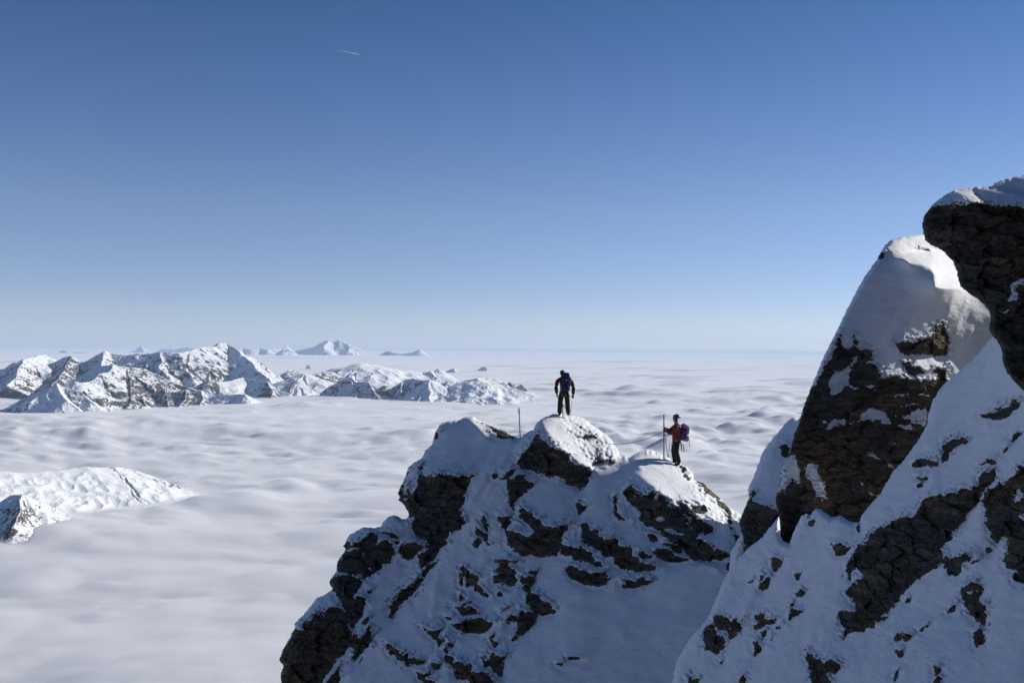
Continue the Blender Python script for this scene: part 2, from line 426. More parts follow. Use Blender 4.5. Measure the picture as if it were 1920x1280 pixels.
ROCK_N = (-0.12, -0.97, -0.05)
def build_mass(name, outline, base_n, regions, rocks, anchors, step=2.0, roll=(12, 0.45), rough=(), thick=6.0,
               seed=0.0, holes=(), prints=(), ledges=True, edge=1.3, terrain_name='snow_slope'):
    out = np.array(outline)
    x0, y0 = out.min(0) - 8; x1, y1 = out.max(0) + 8
    X, Y = np.meshgrid(np.arange(x0, x1, step), np.arange(y0, y1, step))
    d = sdf(outline, X, Y)
    d = d + edge * perlin(X / 9.0, Y / 9.0, seed + 3.3) + 0.6 * edge * perlin(X / 4.0, Y / 4.0, seed + 8.3)
    ledge = []
    for r in (rocks if ledges else ()):
        pp = np.array(r['poly']); sz = pp.max(0) - pp.min(0)
        if min(sz) < 9: continue
        k = min(22.0, 7 + 0.25 * min(sz))
        ledge.append(([(x, y + 0.8 * k) for x, y in r['poly']], (-0.10, -0.95, 0.28), 7.0))
    for r in (rocks if ledges else ()):
        pp = np.array(r['poly']); sz = pp.max(0) - pp.min(0)
        if min(sz) < 9 or r.get('mat'): continue
        k = min(24.0, 8 + 0.3 * min(sz))
        ledge.append(([(x - 0.3 * k, y - k) for x, y in r['poly']], (-0.27, -0.54, 0.79), 8.0))
    lit = [(p, n_, s_) for p, n_, s_ in regions if np.dot(n_, SUNV) > 0.1]
    regs = [(p, n_, s_) for p, n_, s_ in regions if np.dot(n_, SUNV) <= 0.1] + ledge + lit + [(r['poly'], r.get('n', ROCK_N), 3.0) for r in rocks]
    N = paint_normals(X, Y, base_n, regs)
    u = anchor(depth_from_normals(X, Y, N, step), X, Y, anchors)
    t = np.exp(u)
    t0 = float(np.mean([a[2] for a in anchors])); pxm = t0 / F     # metres per photo pixel
    e = np.clip(d / roll[0], 0, 1)
    t = t + roll[1] * (1 - np.sqrt(np.maximum(1 - (1 - e) ** 2, 0)))
    # snap the border vertices onto the outline
    gy_, gx_ = np.gradient(d, step)
    near = (d < 0.9 * step) & (d > -1.5 * step)
    gl = np.sqrt(gx_ ** 2 + gy_ ** 2) + 1e-6
    Xs = np.where(near & (d < 0), X - d * gx_ / gl, X); Ys = np.where(near & (d < 0), Y - d * gy_ / gl, Y)
    inside = d > -0.75 * step
    keep = inside[:-1, :-1] & inside[:-1, 1:] & inside[1:, 1:] & inside[1:, :-1]
    SURF[name] = (X, Y, t)
    Q = to_world(Xs, Ys, t) / pxm + seed * 31.0
    qx, qy, qz = Q[..., 0], Q[..., 1], Q[..., 2]
    # ---- rock distance fields
    dmax = np.full(X.shape, -60.0)
    near_any = np.zeros(X.shape, bool)
    for r in rocks:
        P_ = np.array(r['poly']); a_, b_ = P_.min(0) - 16, P_.max(0) + 16
        near_any |= (X > a_[0]) & (X < b_[0]) & (Y > a_[1]) & (Y < b_[1])
    c1, f1 = worley(qx, qy, qz, (40, 40, 22), near_any, seed); c2, f2 = worley(qx, qy, qz, (12, 12, 6.5), near_any, seed + 9)
    jag = 6.0 * (c1 - 0.5) + 4.5 * (c2 - 0.5) + 3.2 * perlin(qx / 17, qy / 17, qz / 13) + 2.2 * perlin(qx / 7, qy / 7, qz / 5.5) + 1.2 * perlin(X / 3.5, Y / 3.5, seed)
    drs = []
    for r in rocks:
        dr, bb = sdf_box(r['poly'], X, Y, 26)
        P_ = np.array(r['poly']); size = float(min(P_.max(0) - P_.min(0)))
        k = min(1.0, 0.25 + size / 60.0)
        for h in r.get('holes', ()):
            dh, _ = sdf_box(h, X, Y, 26)
            dr = np.minimum(dr, -dh)
        drj = dr + jag * k
        drs.append((drj, bb)); dmax = np.maximum(dmax, drj)
    # ---- rock surface
    sx, sz = 0.22, 0.97
    strat = (qz * sz + qx * sx + 5.0 * perlin(qx / 60, qy / 60, qz / 40)) / 11.0 + 0.7 * perlin(qx / 40, qy / 40, qz / 14)
    saw = strat - np.floor(strat)
    saw = np.where(saw < 0.82, saw / 0.82, (1 - saw) / 0.18)
    amp = 0.6 + 0.8 * np.clip(perlin(qx / 50, qy / 50, qz / 50) + 0.3, 0, 1)
    rn = 3.0 * perlin(qx / 45, qy / 45, qz / 30) + 1.8 * np.abs(perlin(qx / 16, qy / 16, qz / 8)) \
        + 0.9 * perlin(qx / 7, qy / 7, qz / 3.5) + 0.45 * perlin(qx / 3.5, qy / 3.5, qz / 2) + 2.0 * amp * saw + 15.0 * (c1 - 0.5) + 2.6 * (c2 - 0.5) + 1.3 * np.exp(-f1 * 12) + 0.4 * np.exp(-f2 * 9)
    rockfade = sstep(0, 14, dmax)
    t_rock = t + pxm * (rn * (0.35 + 0.65 * rockfade) - 1.0)
    # ---- snow surface
    rg = np.zeros(X.shape)
    for poly, amt in rough:
        dd, _ = sdf_box(poly, X, Y, 20); rg = np.maximum(rg, amt * sstep(-5, 8, dd))
    al = (qz * 0.82 + qx * 0.50); ac = (qx * 0.85 - qz * 0.50)
    rib = 1 - 2.2 * np.abs(perlin(ac / 38, qy / 90, al / 170)); rib2 = np.abs(perlin(ac / 19, qy / 50, al / 80))
    ribm = sstep(-0.1, 0.5, perlin(qx / 130, qy / 130, qz / 130 + 5))
    sn = -2.4 * rib * (0.35 + ribm) + 1.2 * rib2 * ribm + 4.0 * perlin(qx / 70, qy / 70, qz / 60) + 1.7 * perlin(qx / 26, qy / 26, qz / 18) + 0.22 * perlin(qx / 9, qy / 9, qz / 6)
    sn = sn + 0.12 * perlin(qx / 4, qy / 4, qz / 3)
    sn = sn + rg * (2.2 * perlin(qx / 11, qy / 11, qz / 9) - 2.4 * np.abs(perlin(qx / 6.0, qy / 6.0, qz / 6.0)) + 1.5 * perlin(qx / 3.2, qy / 3.2, qz / 3.2))
    for fx_, fy_, fr_, fd_ in prints:
        rr_ = np.hypot((X - fx_) / fr_, (Y - fy_) / (fr_ * 0.75))
        sn = sn + fd_ * np.exp(-rr_ ** 2 * 1.3) - 0.45 * fd_ * np.exp(-((rr_ - 1.5) / 0.45) ** 2)
    gdy, _gx = np.gradient(dmax, step)
    top = sstep(0.0, 0.9, gdy)                       # above a rock: the snow lies over its edge
    near_r = np.exp(np.minimum(dmax, 0) / 9.0)
    lip = (0.6 + 6.0 * top) * near_r + 0.6
    t_snow = t + pxm * (sn - np.where(dmax < 0, lip, 0) + np.where(dmax >= 0, np.minimum(1.5 + 1.6 * dmax, 20), 0))
    # a soft hollow melted round the rocks
    t_snow = t_snow + pxm * 4.0 * (1 - top) * np.exp(-((dmax + 5) / 7.0) ** 2)
    Pf = to_world(Xs, Ys, t_snow)
    db = np.clip(d, 0, None)
    Pb = to_world(Xs, Ys, t + 0.8 + thick * (1 - np.exp(-db / 60.0)))
    snow = grid_solid(terrain_name, keep, Pf, Pb, SNOW)
    tag(snow, kind='structure')
    # ---- the rocks, each a closed body bedded in the snow
    objs = []
    for r, (dr, (j0, j1, i0, i1)) in zip(rocks, drs):
        sl = (slice(j0, j1), slice(i0, i1))
        ins = (dr[sl] > -5) & inside[sl]
        kp = ins[:-1, :-1] & ins[:-1, 1:] & ins[1:, 1:] & ins[1:, :-1]
        if kp.sum() < 3: continue
        drr = dr[sl]
        tr = t_rock[sl] - pxm * 2.5 * (1 - np.exp(-np.maximum(drr, 0) / 8.0)) + pxm * 0.9 * np.maximum(-drr, 0)
        tb = tr + 0.35 + 0.9 * (1 - np.exp(-np.maximum(drr + 5, 0) / 20.0))
        o = grid_solid('rock', kp, to_world(Xs[sl], Ys[sl], tr), to_world(Xs[sl], Ys[sl], tb), r.get('mat', ROCK), smooth=False)
        tag(o, r['label'], 'rock', r.get('group'))
        objs.append(o)
    return snow, objs

G_RIDGE = "small rocks poking out of the snow on the middle ridge"
L_RIDGE = "small dark rock tip in the shaded snow of the middle ridge under the climbers"
G_SLOPE = "small rocks poking out of the snow on the right slope"
L_SLOPE = "small dark rock tip poking out of the shaded snow on the right front slope"
G_LEFT = "small rocks poking out of the snow on the left flank of the ridge"
L_LEFT = "small dark rock tip in the snow on the left flank of the middle ridge"
def R(label, poly, holes=(), n=None, mat=None, group=None):
    r = dict(label=label, poly=P(poly), holes=[P(h) for h in holes])
    if n: r['n'] = n
    if mat: r['mat'] = mat
    if group: r['group'] = group
    return r
def SR(poly): return R(L_RIDGE, poly, group=G_RIDGE)
def SL(poly): return R(L_LEFT, poly, group=G_LEFT)
def SS(poly): return R(L_SLOPE, poly, group=G_SLOPE)

# ======== middle ridge
ridge_outline = P("1 90,1360 105,1280 105,1200 125,1150 90,1105 120,1030 165,945 210,865 205,835 235,800 280,760 310,720 380,640 440,612 488,575 472,540 "
    "470,510 500,472 525,440 525,390 545,345 585,290 600,268 572,255 600,210 605,185 640,155 720,115 780,112 800,118 860,105 870,75 910,35 945,20 985,30 1030,52 1055,42 1058,25 "
    "| 2 185,830 180,795 150,750 105,705 115,690 100,655 135,585 165,520 180,465 220,425 280,395 310,340 360,285 385,200 410,150 440,130 490,115 "
    "565,110 600,90 630,80 680,85 720,115 800,150 900,190 960,225 1010,240 | 4 145,238 160,220 200,200 235,180 260,140 300,100 350,75 420,50 450,62 520,70 600,90 "
    "650,115 690,150 740,185 790,215 830,260 850,300 880,345 893,378 900,385 925,373 945,385 955,392 985,370 1040,345 1090,325 1130,330 "
    "| 5 330,90 400,125 440,140 495,180 540,195 590,220 625,250 645,290 640,315 670,322 720,345 770,390 830,440 870,480 920,530 970,552 1000,580 "
    "| Q 1425,975 1480,1040 1530,1150 1560,1360")
ridge_regions = [
    # gully: lighter left wall, darker right wall of the long snow rib
    (P("2 830,250 740,420 640,640 620,860 500,1010 400,1170 300,1290 | Q 660,1200 600,1290 640,1300 700,1220 800,1095 860,990 900,900 935,840"), (-0.42, -0.58, 0.70), 6),
    (P("2 740,830 600,960 480,1120 400,1280 | 3 440,480 380,620 370,870 440,860 500,740 570,660 580,560 600,400 690,250 700,100 760,30"), (0.04, -0.93, 0.36), 8),
    (P("2 410,150 600,90 700,160 820,250 760,360 690,500 470,520 300,530 285,430 330,320"), (-0.20, -0.72, 0.66), 10),
    (P("1 660,620 720,500 800,470 880,400 960,330 1020,420 1060,560 930,720 820,850 770,850 740,650"), (0.25, -0.80, 0.55), 12),
    (P("1 650,620 720,500 800,480 830,540 790,600 745,640 690,620"), (-0.55, -0.6, 0.58), 7),
    (P("4 110,430 260,230 150,240 60,400"), (-0.55, -0.55, 0.63), 7),
    # saddle right of the leaning block and the rounded block below it
    (P("4 140,770 200,560 350,515 590,630 580,740 500,900 300,890"), (-0.12, -0.72, 0.68), 12),
    (P("4 430,520 600,640 575,760 505,900 460,880"), (0.28, -0.86, 0.42), 10),
    (P("4 590,640 660,490 740,430 890,440 960,380 920,600 850,640 640,760"), (-0.25, -0.72, 0.64), 8),
    (P("4 640,760 740,640 860,620 860,860 760,880"), (0.15, -0.86, 0.48), 10),
    (P("4 860,640 930,560 1040,800 1060,900 900,880"), (-0.2, -0.8, 0.56), 8),
    # broad shaded snow field
    (P("Q 1060,1065 1150,1050 1240,1065 1345,1072 1400,1180 1300,1400 960,1400 880,1300 960,1160 1010,1080"), (0.02, -0.86, 0.51), 16),
    (P("Q 1020,1090 1080,1060 1110,1100 1060,1180 1010,1290 930,1300 985,1170"), (-0.32, -0.78, 0.54), 12),
    (P("3 0,800 170,640 280,850 330,1000 300,1120 40,980"), (-0.35, -0.72, 0.6), 12),
    # sunlit tops
    (P("2 625,82 720,112 900,188 1010,238 900,243 800,222 755,240 700,160 650,118"), (0.50, -0.36, 0.78), 4),
    (P("2 470,118 565,110 600,100 560,125 490,128"), (0.3, -0.4, 0.86), 3),
    (P("4 300,118 370,95 430,52 520,68 650,112 740,182 850,300 893,378 860,415 710,440 672,478 590,430 520,385 430,300 370,235 320,170"), (0.55, -0.30, 0.78), 6),
    (P("5 205,155 290,88 440,138 540,193 640,290 670,325 830,438 1000,580 985,700 955,780 910,882 820,820 690,760 655,710 640,600 540,500 430,440 330,370 250,310 170,258 240,240 210,190"), (0.52, -0.33, 0.79), 7),
    (P("5 540,950 640,935 800,922 893,945 850,1012 780,962 700,955"), (0.35, -0.35, 0.87), 3),
]
for ln in ("2 960,300 900,430 830,560 760,700", "3 740,30 640,130 520,250 420,400 385,560 365,760 365,860", "3 190,590 160,680 180,790 140,860 60,960", "3 700,480 640,560 560,700 480,900 400,1050 330,1150",
           "4 300,545 220,610 160,690 120,770 60,900", "4 740,640 640,760 560,830 500,920 465,1010", "4 590,640 660,500 720,440", "Q 1075,1062 1030,1090 1008,1130 995,1180 975,1230 940,1300",
           "5 130,380 90,470 60,560", "3 840,250 760,330 700,480", "3 960,700 900,820 860,900 850,1000", "3 1140,770 1060,880 980,1000 930,1130 890,1230", "1 800,500 760,590 780,700 770,800", "2 330,320 290,420", "3 620,880 560,960 540,1060"):
    ridge_regions = ridge_regions[:12] + crease(ln) + ridge_regions[12:]
ridge_rocks = [
    R("huge dark rock slab under a snow shoulder at the lower left corner of the ridge", "1 95,1360 105,1280 105,1200 125,1150 88,1105 120,1030 165,945 215,870 285,878 272,832 300,825 370,760 410,752 437,790 460,740 500,715 560,710 585,735 600,800 610,850 640,910 650,935 600,1010 520,1110 480,1180 440,1230 405,1280 360,1360"),
    R("tapering dark rock wedge under the thin snow line on the left flank", "1 465,515 500,478 560,464 640,467 722,492 690,540 650,620 640,680 640,740 660,780 655,880 620,850 600,760 575,700 530,630 490,570 472,540"),
    R("angular dark block of the left flank with a thin line of snow below it", "1 522,440 522,390 545,345 590,300 650,275 700,275 735,320 740,350 770,400 790,450 770,480 730,486 700,466 620,452 560,452"),
    R("jagged dark rock with a snow cap at the top of the left flank stack", "1 570,255 598,212 640,245 700,230 750,180 775,150 815,170 815,220 825,240 880,210 930,240 955,280 950,310 920,330 915,370 870,380 860,410 800,450 775,400 735,300 690,262 640,258 600,270"),
    R("rounded dark boulder in the snow left of the big pinnacle foot", "1 990,285 1020,240 1060,225 1120,225 1165,250 1160,280 1120,320 1060,350 1020,335"),
    R("dark rock beside the snow bowl right of the wedge on the left flank", "1 640,650 700,620 738,635 742,690 715,745 700,790 670,830 658,850 642,750"),
    R("dark rock at the foot of the snow bowl above the long snow rib", "1 770,850 800,905 825,900 805,935 760,1000 700,1060 650,1115 640,1060 635,960 655,915 720,945 740,900"),
    R("long narrow dark rock strip running diagonally along the snow rib", "1 930,720 950,680 985,650 1000,610 1060,570 1100,545 1140,500 1160,505 1130,560 1080,620 1020,660 990,710 935,775"),
    SL("1 1165,470 1180,430 1215,395 1260,380 1225,430 1180,480"), SL("1 870,148 930,150 965,160 992,195 960,188 920,165"),
    SL("1 960,220 990,215 992,235 965,235"), SL("1 715,830 750,785 768,790 765,815 740,840"), SL("1 752,590 785,582 790,595 760,605"),
    SL("1 450,1290 470,1230 510,1200 545,1155 535,1200 555,1230 530,1290"),
    R("crescent shaped dark rock under a snow cushion low on the ridge", "1 905,990 945,1000 975,1030 1010,1060 1080,1080 1185,1110 1170,1135 1100,1145 1040,1135 990,1110 950,1070 925,1040"),
    R("thin forked dark rock at the foot of the shaded gully", "3 275,850 315,850 345,880 385,890 440,865 410,905 410,930 440,945 445,965 415,995 400,950 370,925 320,895"),
    SR("3 440,1020 470,1015 485,1030 480,1055 455,1045"), SR("3 480,970 515,985 510,1005 485,1000"), SR("3 475,780 520,785 510,800 480,800"),
    R("flat dark rock with a notch of snow above the broad split rock", "3 520,685 570,700 590,680 645,668 630,695 600,705 650,700 690,715 720,755 680,765 625,770 585,785 560,740"),
    R("broad split dark rock in the middle of the lower ridge", "3 510,830 550,825 640,795 720,785 830,825 800,860 740,905 690,890 610,905 570,880 515,860"),
    R("dark rock slanting down to the right below the dome of snow", "3 585,405 615,410 640,450 700,490 680,530 650,550 620,545 620,510 600,450"),
    SR("3 690,535 740,570 775,610 778,632 740,620 690,585"), SR("3 575,605 590,630 590,655 570,660"), SR("3 575,450 590,460 585,550 575,540"),
    SR("3 845,590 880,600 885,620 850,625"),
    R("layered dark rock with pockets of snow below the stepped ledge", "3 845,365 920,360 1000,365 960,392 985,420 990,450 975,485 1000,500 950,545 900,535 830,520 830,470 870,455 845,430 870,400", holes=["3 915,375 960,370 1000,405 990,430 940,415"]),
    SR("3 1040,485 1125,480 1115,520 1095,595 1045,575 1060,530 1030,510"), SR("3 1085,440 1145,437 1130,465 1090,455"),
    R("dark rock at the left corner of the broad shaded snow field", "3 1080,640 1100,605 1165,605 1190,655 1245,680 1275,735 1240,730 1190,755 1140,740 1070,690"),
    R("hooked dark rock on the left border of the broad snow field", "3 925,785 960,770 1010,775 1035,740 1140,755 1135,800 1090,870 1020,910 990,900 1000,860 995,820 960,820 935,835"),
    SR("3 870,745 900,720 950,700 930,720 880,750"), SR("3 785,930 820,905 820,945 860,970 855,985 830,1005 810,970"), SR("3 950,960 990,915 990,935 960,965"),
    R("dark rock pointing down beside the broad snow field at the bottom", "3 730,1070 755,1075 755,1110 790,1110 810,1050 850,1080 915,1065 890,1130 875,1190 870,1225 830,1195 800,1140 755,1155 735,1110"),
    R("long dark rock slanting to the bottom edge under a snow cushion", "3 465,1070 500,1075 530,1110 560,1100 580,1120 640,1145 660,1190 740,1205 790,1215 835,1265 850,1360 700,1360 640,1270 600,1260 555,1220 520,1160 475,1110"),
    SR("3 360,1130 415,1135 410,1165 380,1165"),
    SR("3 255,1190 300,1205 350,1175 345,1210 310,1225 320,1245 370,1270 370,1310 320,1290 290,1240 260,1230"),
    R("massive dark overhanging rock face of the left pinnacle under its snow cap", "2 265,450 285,430 285,500 300,540 350,530 440,520 470,520 640,530 630,590 610,640 605,695 575,770 585,830 605,880 570,920 500,945 465,1000 480,1030 430,1060 385,1130 330,1180 285,1210 260,1160 250,1110 300,1080 330,1030 300,990 240,970 210,940 215,870 240,860 220,840 185,795 150,750 100,705 112,690 96,655 133,585 140,650 155,700 180,690 165,620 185,610 205,660 250,620 265,550", n=(-0.25, -0.93, -0.30)),
    SL("2 160,515 180,480 190,500 170,520"), SL("2 378,268 378,215 395,195 405,210 400,240"),
    SR("2 890,550 920,500 960,470 980,480 950,520 930,550"),
    R("wedge of dark rock pointing down left of the leaning block", "2 925,560 960,540 1050,505 1065,560 1115,585 1080,620 1010,690 990,730 960,785 945,770 930,690"),
    SR("2 815,520 830,495 838,520 830,545"), SR("2 640,528 690,518 650,540"),
    SR("2 850,830 870,820 900,840 910,820 950,825 945,860 915,925 885,900 900,870 855,855"),
    SR("2 730,860 745,825 775,860 780,940 760,920"),
    R("small jagged rock fin beside the gully right of the pinnacle", "2 690,895 720,920 770,970 775,1020 800,1040 785,1055 740,980 700,970"),
    SR("2 670,1025 705,990 735,1015 700,1060 675,1070"),
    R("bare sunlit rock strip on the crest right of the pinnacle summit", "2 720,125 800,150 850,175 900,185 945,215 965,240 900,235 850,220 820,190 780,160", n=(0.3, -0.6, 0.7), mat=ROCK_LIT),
    R("smooth dark face of the leaning block beneath the climber with the blue backpack", "4 118,430 160,380 210,310 255,235 270,230 320,255 370,285 410,320 450,335 500,370 520,410 560,435 610,460 660,490 650,540 595,625 545,590 470,555 420,525 340,515 260,485 180,475", n=(-0.10, -0.93, -0.34)),
    R("stepped dark ledge under the round snow dome in the middle of the ridge", "4 130,780 160,765 180,775 210,790 235,820 270,850 300,850 290,890 330,910 390,915 430,905 495,900 470,960 445,1060 410,1110 350,1130 290,1125 220,1110 150,1130 100,1100 90,1060 60,1030 35,940 90,955 150,970 205,985 240,950 230,900 170,870 140,830"),
    SR("4 565,740 585,710 605,740 635,755 610,780 580,810"),
    SR("4 445,1070 455,1030 510,1055 560,1060 550,1090 500,1130 450,1110"),
    R("ragged band of dark rock running right below the saddle", "4 605,890 640,890 655,930 720,940 730,975 765,1005 830,1010 845,985 870,1010 865,1050 930,1060 965,1080 985,1130 1030,1140 1040,1180 1130,1185 1160,1200 1145,1230 1050,1235 900,1200 850,1170 840,1140 770,1130 750,1090 650,1050 600,1010"),
    SR("4 545,1125 595,1045 620,1080 690,1100 720,1080 735,1095 690,1110 700,1160 745,1165 755,1195 700,1200 620,1160 560,1140"),
    R("lens shaped dark rock standing alone at the top of the broad snow field", "a 400,760 415,742 460,765 480,750 510,770 580,768 595,800 580,828 540,832 480,820 430,795"),
    SR("4 1035,1110 1060,1095 1110,1135 1070,1145 1040,1130"), SR("4 1100,965 1150,965 1170,1005 1130,1015"),
    SR("4 845,790 852,670 860,670 860,740 870,790 915,830 925,860 880,860 850,830"),
    SR("4 595,235 630,225 700,215 720,235 680,245 640,250 600,245"),
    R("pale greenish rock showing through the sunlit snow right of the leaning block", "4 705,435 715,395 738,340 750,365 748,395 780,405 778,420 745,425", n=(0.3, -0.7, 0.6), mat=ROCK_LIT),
    SR("4 815,405 835,405 845,425 820,428"),
    R("wide dark layered rock face below the climber with the purple backpack", "5 120,410 140,370 180,355 215,385 225,410 280,440 320,410 355,415 350,490 385,440 430,465 450,500 500,515 550,535 545,480 600,510 610,530 640,510 720,510 740,545 720,565 650,560 640,590 700,600 760,640 790,680 800,715 760,710 700,700 660,720 690,760 740,770 800,820 910,885 850,905 760,925 700,910 660,915 600,850 560,820 500,800 420,740 370,670 290,660 245,620 245,560 200,520 150,470",
      holes=["5 415,685 460,678 560,715 540,725 480,712", "5 350,605 400,600 410,615 370,617", "5 180,430 215,425 215,445 185,445", "5 560,555 620,560 640,590 610,640 640,700 600,670 590,600", "5 340,490 350,440 375,450 380,470"], n=(-0.05, -0.93, -0.22)),
    R("flat dark rock peeking out below the wide layered face", "5 345,845 370,835 450,840 480,870 560,900 590,910 540,930 470,920 400,895"),
    SR("5 420,790 500,795 550,815 540,855 505,850 480,815"), SR("5 300,730 340,720 370,765 340,775"),
    SR("5 100,1090 135,1095 130,1060 150,1045 200,1065 260,1030 280,1060 335,1070 300,1090 230,1105 180,1115 120,1125"),
    SR("5 235,860 270,860 310,890 270,905 240,890"),
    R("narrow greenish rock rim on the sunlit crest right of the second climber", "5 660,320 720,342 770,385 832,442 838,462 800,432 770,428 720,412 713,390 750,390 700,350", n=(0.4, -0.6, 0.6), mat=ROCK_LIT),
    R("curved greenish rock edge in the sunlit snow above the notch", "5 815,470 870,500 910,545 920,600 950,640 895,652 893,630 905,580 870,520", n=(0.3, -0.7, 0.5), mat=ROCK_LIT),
    SR("5 910,655 950,690 955,705 920,685"),
    R("dark rock in the notch between the ridge and the front slope", "5 950,730 980,735 990,790 1040,860 1020,920 940,990 890,965 930,890 955,800"),
    SR("5 535,205 570,215 585,240 575,255 550,225"), SR("5 595,290 612,300 605,308"),
    SR("Q 1066,1232 1085,1230 1087,1234 1068,1235"), SR("Q 1045,1243 1055,1242 1053,1247"),
]
# boot prints trodden into the sunlit snow along the way between the climbers
_r = random.Random(5); PRINTS = []
for ln, n_, sp_ in ((P("4 460,70 520,110 570,160 620,210 680,260 720,310 760,370 790,420"), 22, 7), (P("4 560,90 640,150 720,220 780,300 800,380"), 16, 8), (P("4 500,130 560,230 640,320 690,400"), 10, 6),
                    (P("5 470,170 420,150 350,120 300,110"), 8, 4), (P("5 520,230 600,330 700,420 800,520 880,640"), 14, 8)):
    for k in range(n_):
        u_ = k / (n_ - 1) * (len(ln) - 1); i_ = min(int(u_), len(ln) - 2); f_ = u_ - i_
        PRINTS.append((ln[i_][0] * (1 - f_) + ln[i_ + 1][0] * f_ + _r.uniform(-sp_, sp_) * 0.6 + (2.5 if k % 2 else -2.5), ln[i_][1] * (1 - f_) + ln[i_ + 1][1] * f_ + _r.uniform(-sp_, sp_) * 0.5, _r.uniform(2.6, 4.0), _r.uniform(3.0, 5.5)))
build_mass('ridge', ridge_outline, (-0.26, -0.78, 0.57), ridge_regions, ridge_rocks,
           [(1055, 785, 37.0), (1225, 860, 34.6), (880, 800, 39.5), (700, 1200, 33.5), (1200, 1250, 30.0), (560, 1200, 36.0)],
           rough=[(P("4 430,60 520,70 690,150 850,300 880,380 720,420 640,400 560,300 480,200 430,110"), 1.6), (P("5 230,150 290,95 540,195 640,300 700,380 600,330 400,230"), 0.9),
                  (P("5 600,330 1000,580 960,770 900,860 700,740 560,520"), 1.0)], seed=1.0, terrain_name='snow_ridge', prints=PRINTS)

# ======== lobe behind the tower
build_mass('lobe', P("7 620,60 500,80 470,95 430,88 390,110 340,170 270,250 215,320 180,400 140,510 105,590 88,650 95,690 60,780 30,850 22,890 40,940 15,1000 -40,1100 -60,1300 620,1300"),
           (-0.45, -0.70, 0.55), [(P("7 340,170 280,300 240,520 230,700 330,740 400,600 400,200"), (0.05, -0.88, 0.47), 8)],
           [R("dark rock block under the rounded snow lobe left of the tower", "7 130,640 125,700 210,740 300,765 440,780 620,860 620,1300 60,1300 60,990 30,930 20,890 55,790 92,700", n=(-0.3, -0.9, -0.3)),
            R("small dark rock between the snow lobe and the tower", "7 335,310 365,280 395,310 480,330 480,420 400,385 350,360")],
           [(1440, 900, 28.5)], seed=2.0, terrain_name='snow_shoulder')

# ======== the tower
tower_outline = P("7 345,1200 345,1040 330,960 325,830 295,720 300,660 320,640 335,520 350,440 385,385 415,290 440,200 470,130 490,60 510,0 "
    "| b 130,1190 180,1070 230,950 290,830 350,710 380,640 430,550 460,490 500,420 550,350 590,300 610,250 640,210 680,175 760,155 820,150 885,140 1000,170 1250,400 1600,640 1700,1400 1400,2600 500,2600")
tower_holes = ["7 310,655 335,520 350,440 385,395 440,365 460,400 490,480 485,585 430,555 400,590 385,640 370,660 355,640",
    "7 500,500 540,430 610,435 620,490 660,560 680,600 700,705 650,700 590,650 560,600 565,560 500,525",
    "b 285,1205 265,1120 280,1070 340,1055 400,1000 450,940 455,960 415,1030 395,1090 390,1130 470,1155 440,1160 370,1135 340,1150 320,1205",
    "7 680,170 700,110 740,90 790,95 860,125 800,135 740,150", "7 645,140 655,105 685,110 680,130",
    "7 900,120 950,70 970,35 1030,20 1090,25 1140,60 1280,72 1280,92 1180,88 1130,85 1170,128 1120,125 1060,100 1000,110",
    "8 250,480 350,487 400,510 430,530 540,540 575,420 580,400 490,410 400,465 270,462",
    "8 320,535 400,540 450,545 520,575 500,590 380,575", "8 290,330 330,310 415,315 400,330", "8 480,320 520,297 570,318",
    "8 100,255 130,240 165,250 150,275", "8 0,245 50,262 0,265", "8 180,410 300,405 400,370 485,380 480,395 350,400 290,412",
    "8 110,760 150,750 210,800 150,775", "8 10,955 40,950 85,985 50,985", "8 90,1055 120,1040 190,1070 180,1080", "8 270,840 320,855 300,865", "8 315,680 365,685 340,690"]
build_mass('tower', tower_outline, (-0.36, -0.70, 0.60), [
    (P("b 760,310 700,300 840,248 930,232 1010,235 1150,330 1180,500 955,503 972,420 935,362 870,340 800,335"), (0.62, -0.30, 0.73), 4),
    (P("b 950,503 1180,495 1500,700 1400,900 1150,1040 1040,820 960,700"), (-0.72, -0.69, 0.0), 4),
    (P("b 620,250 680,180 880,150 960,230 840,245 740,275 640,300"), (-0.62, -0.74, 0.25), 5),
    (P("b 330,760 500,430 600,300 560,420 430,640 400,800"), (-0.55, -0.62, 0.55), 10)],
    [R("large dark banded rock wall of the tall tower with strips of snow on its ledges", "b 345,795 350,880 400,890 425,880 432,810 465,850 455,885 480,900 560,920 555,980 520,990 560,1010 600,1050 620,1085 700,1095 780,1090 860,1110 930,1120 990,1095 970,1050 1040,1040 1045,1110 1100,1200 1200,1400 1100,1700 800,2000 600,2300 "
        "| 7 900,1300 345,1300 330,960 325,830 290,720 296,655 333,520 345,440 378,385 410,290 436,200 466,130 486,60 506,0 | b 140,1180 185,1140 190,1080 230,1060 240,1000 290,950 310,880 330,830", holes=tower_holes, n=(-0.30, -0.90, 0.02)),
     R("wide dark rock step under the smooth snow dome of the tower", "b 715,870 860,850 900,840 960,820 985,740 1010,730 1040,780 1060,820 1060,870 1050,930 1000,950 900,935 790,935 740,915", n=(-0.1, -0.95, -0.35)),
     R("small dark rock in the snow just above the banded wall of the tower", "b 765,1000 800,995 805,1020 870,1030 905,1055 900,1070 800,1070 790,1040"),
     R("tiny dark rock at the upper left edge of the tower's snow dome", "b 598,292 608,260 630,262 628,290 612,302"),
     R("thin dark rock under the summit snow lip of the tower", "b 870,238 935,238 940,250 900,246")],
    [(1650, 600, 24.0), (1500, 950, 23.2), (1800, 600, 25.0)], roll=(10, 0.35), seed=3.0, ledges=False, terrain_name='snow_tower')

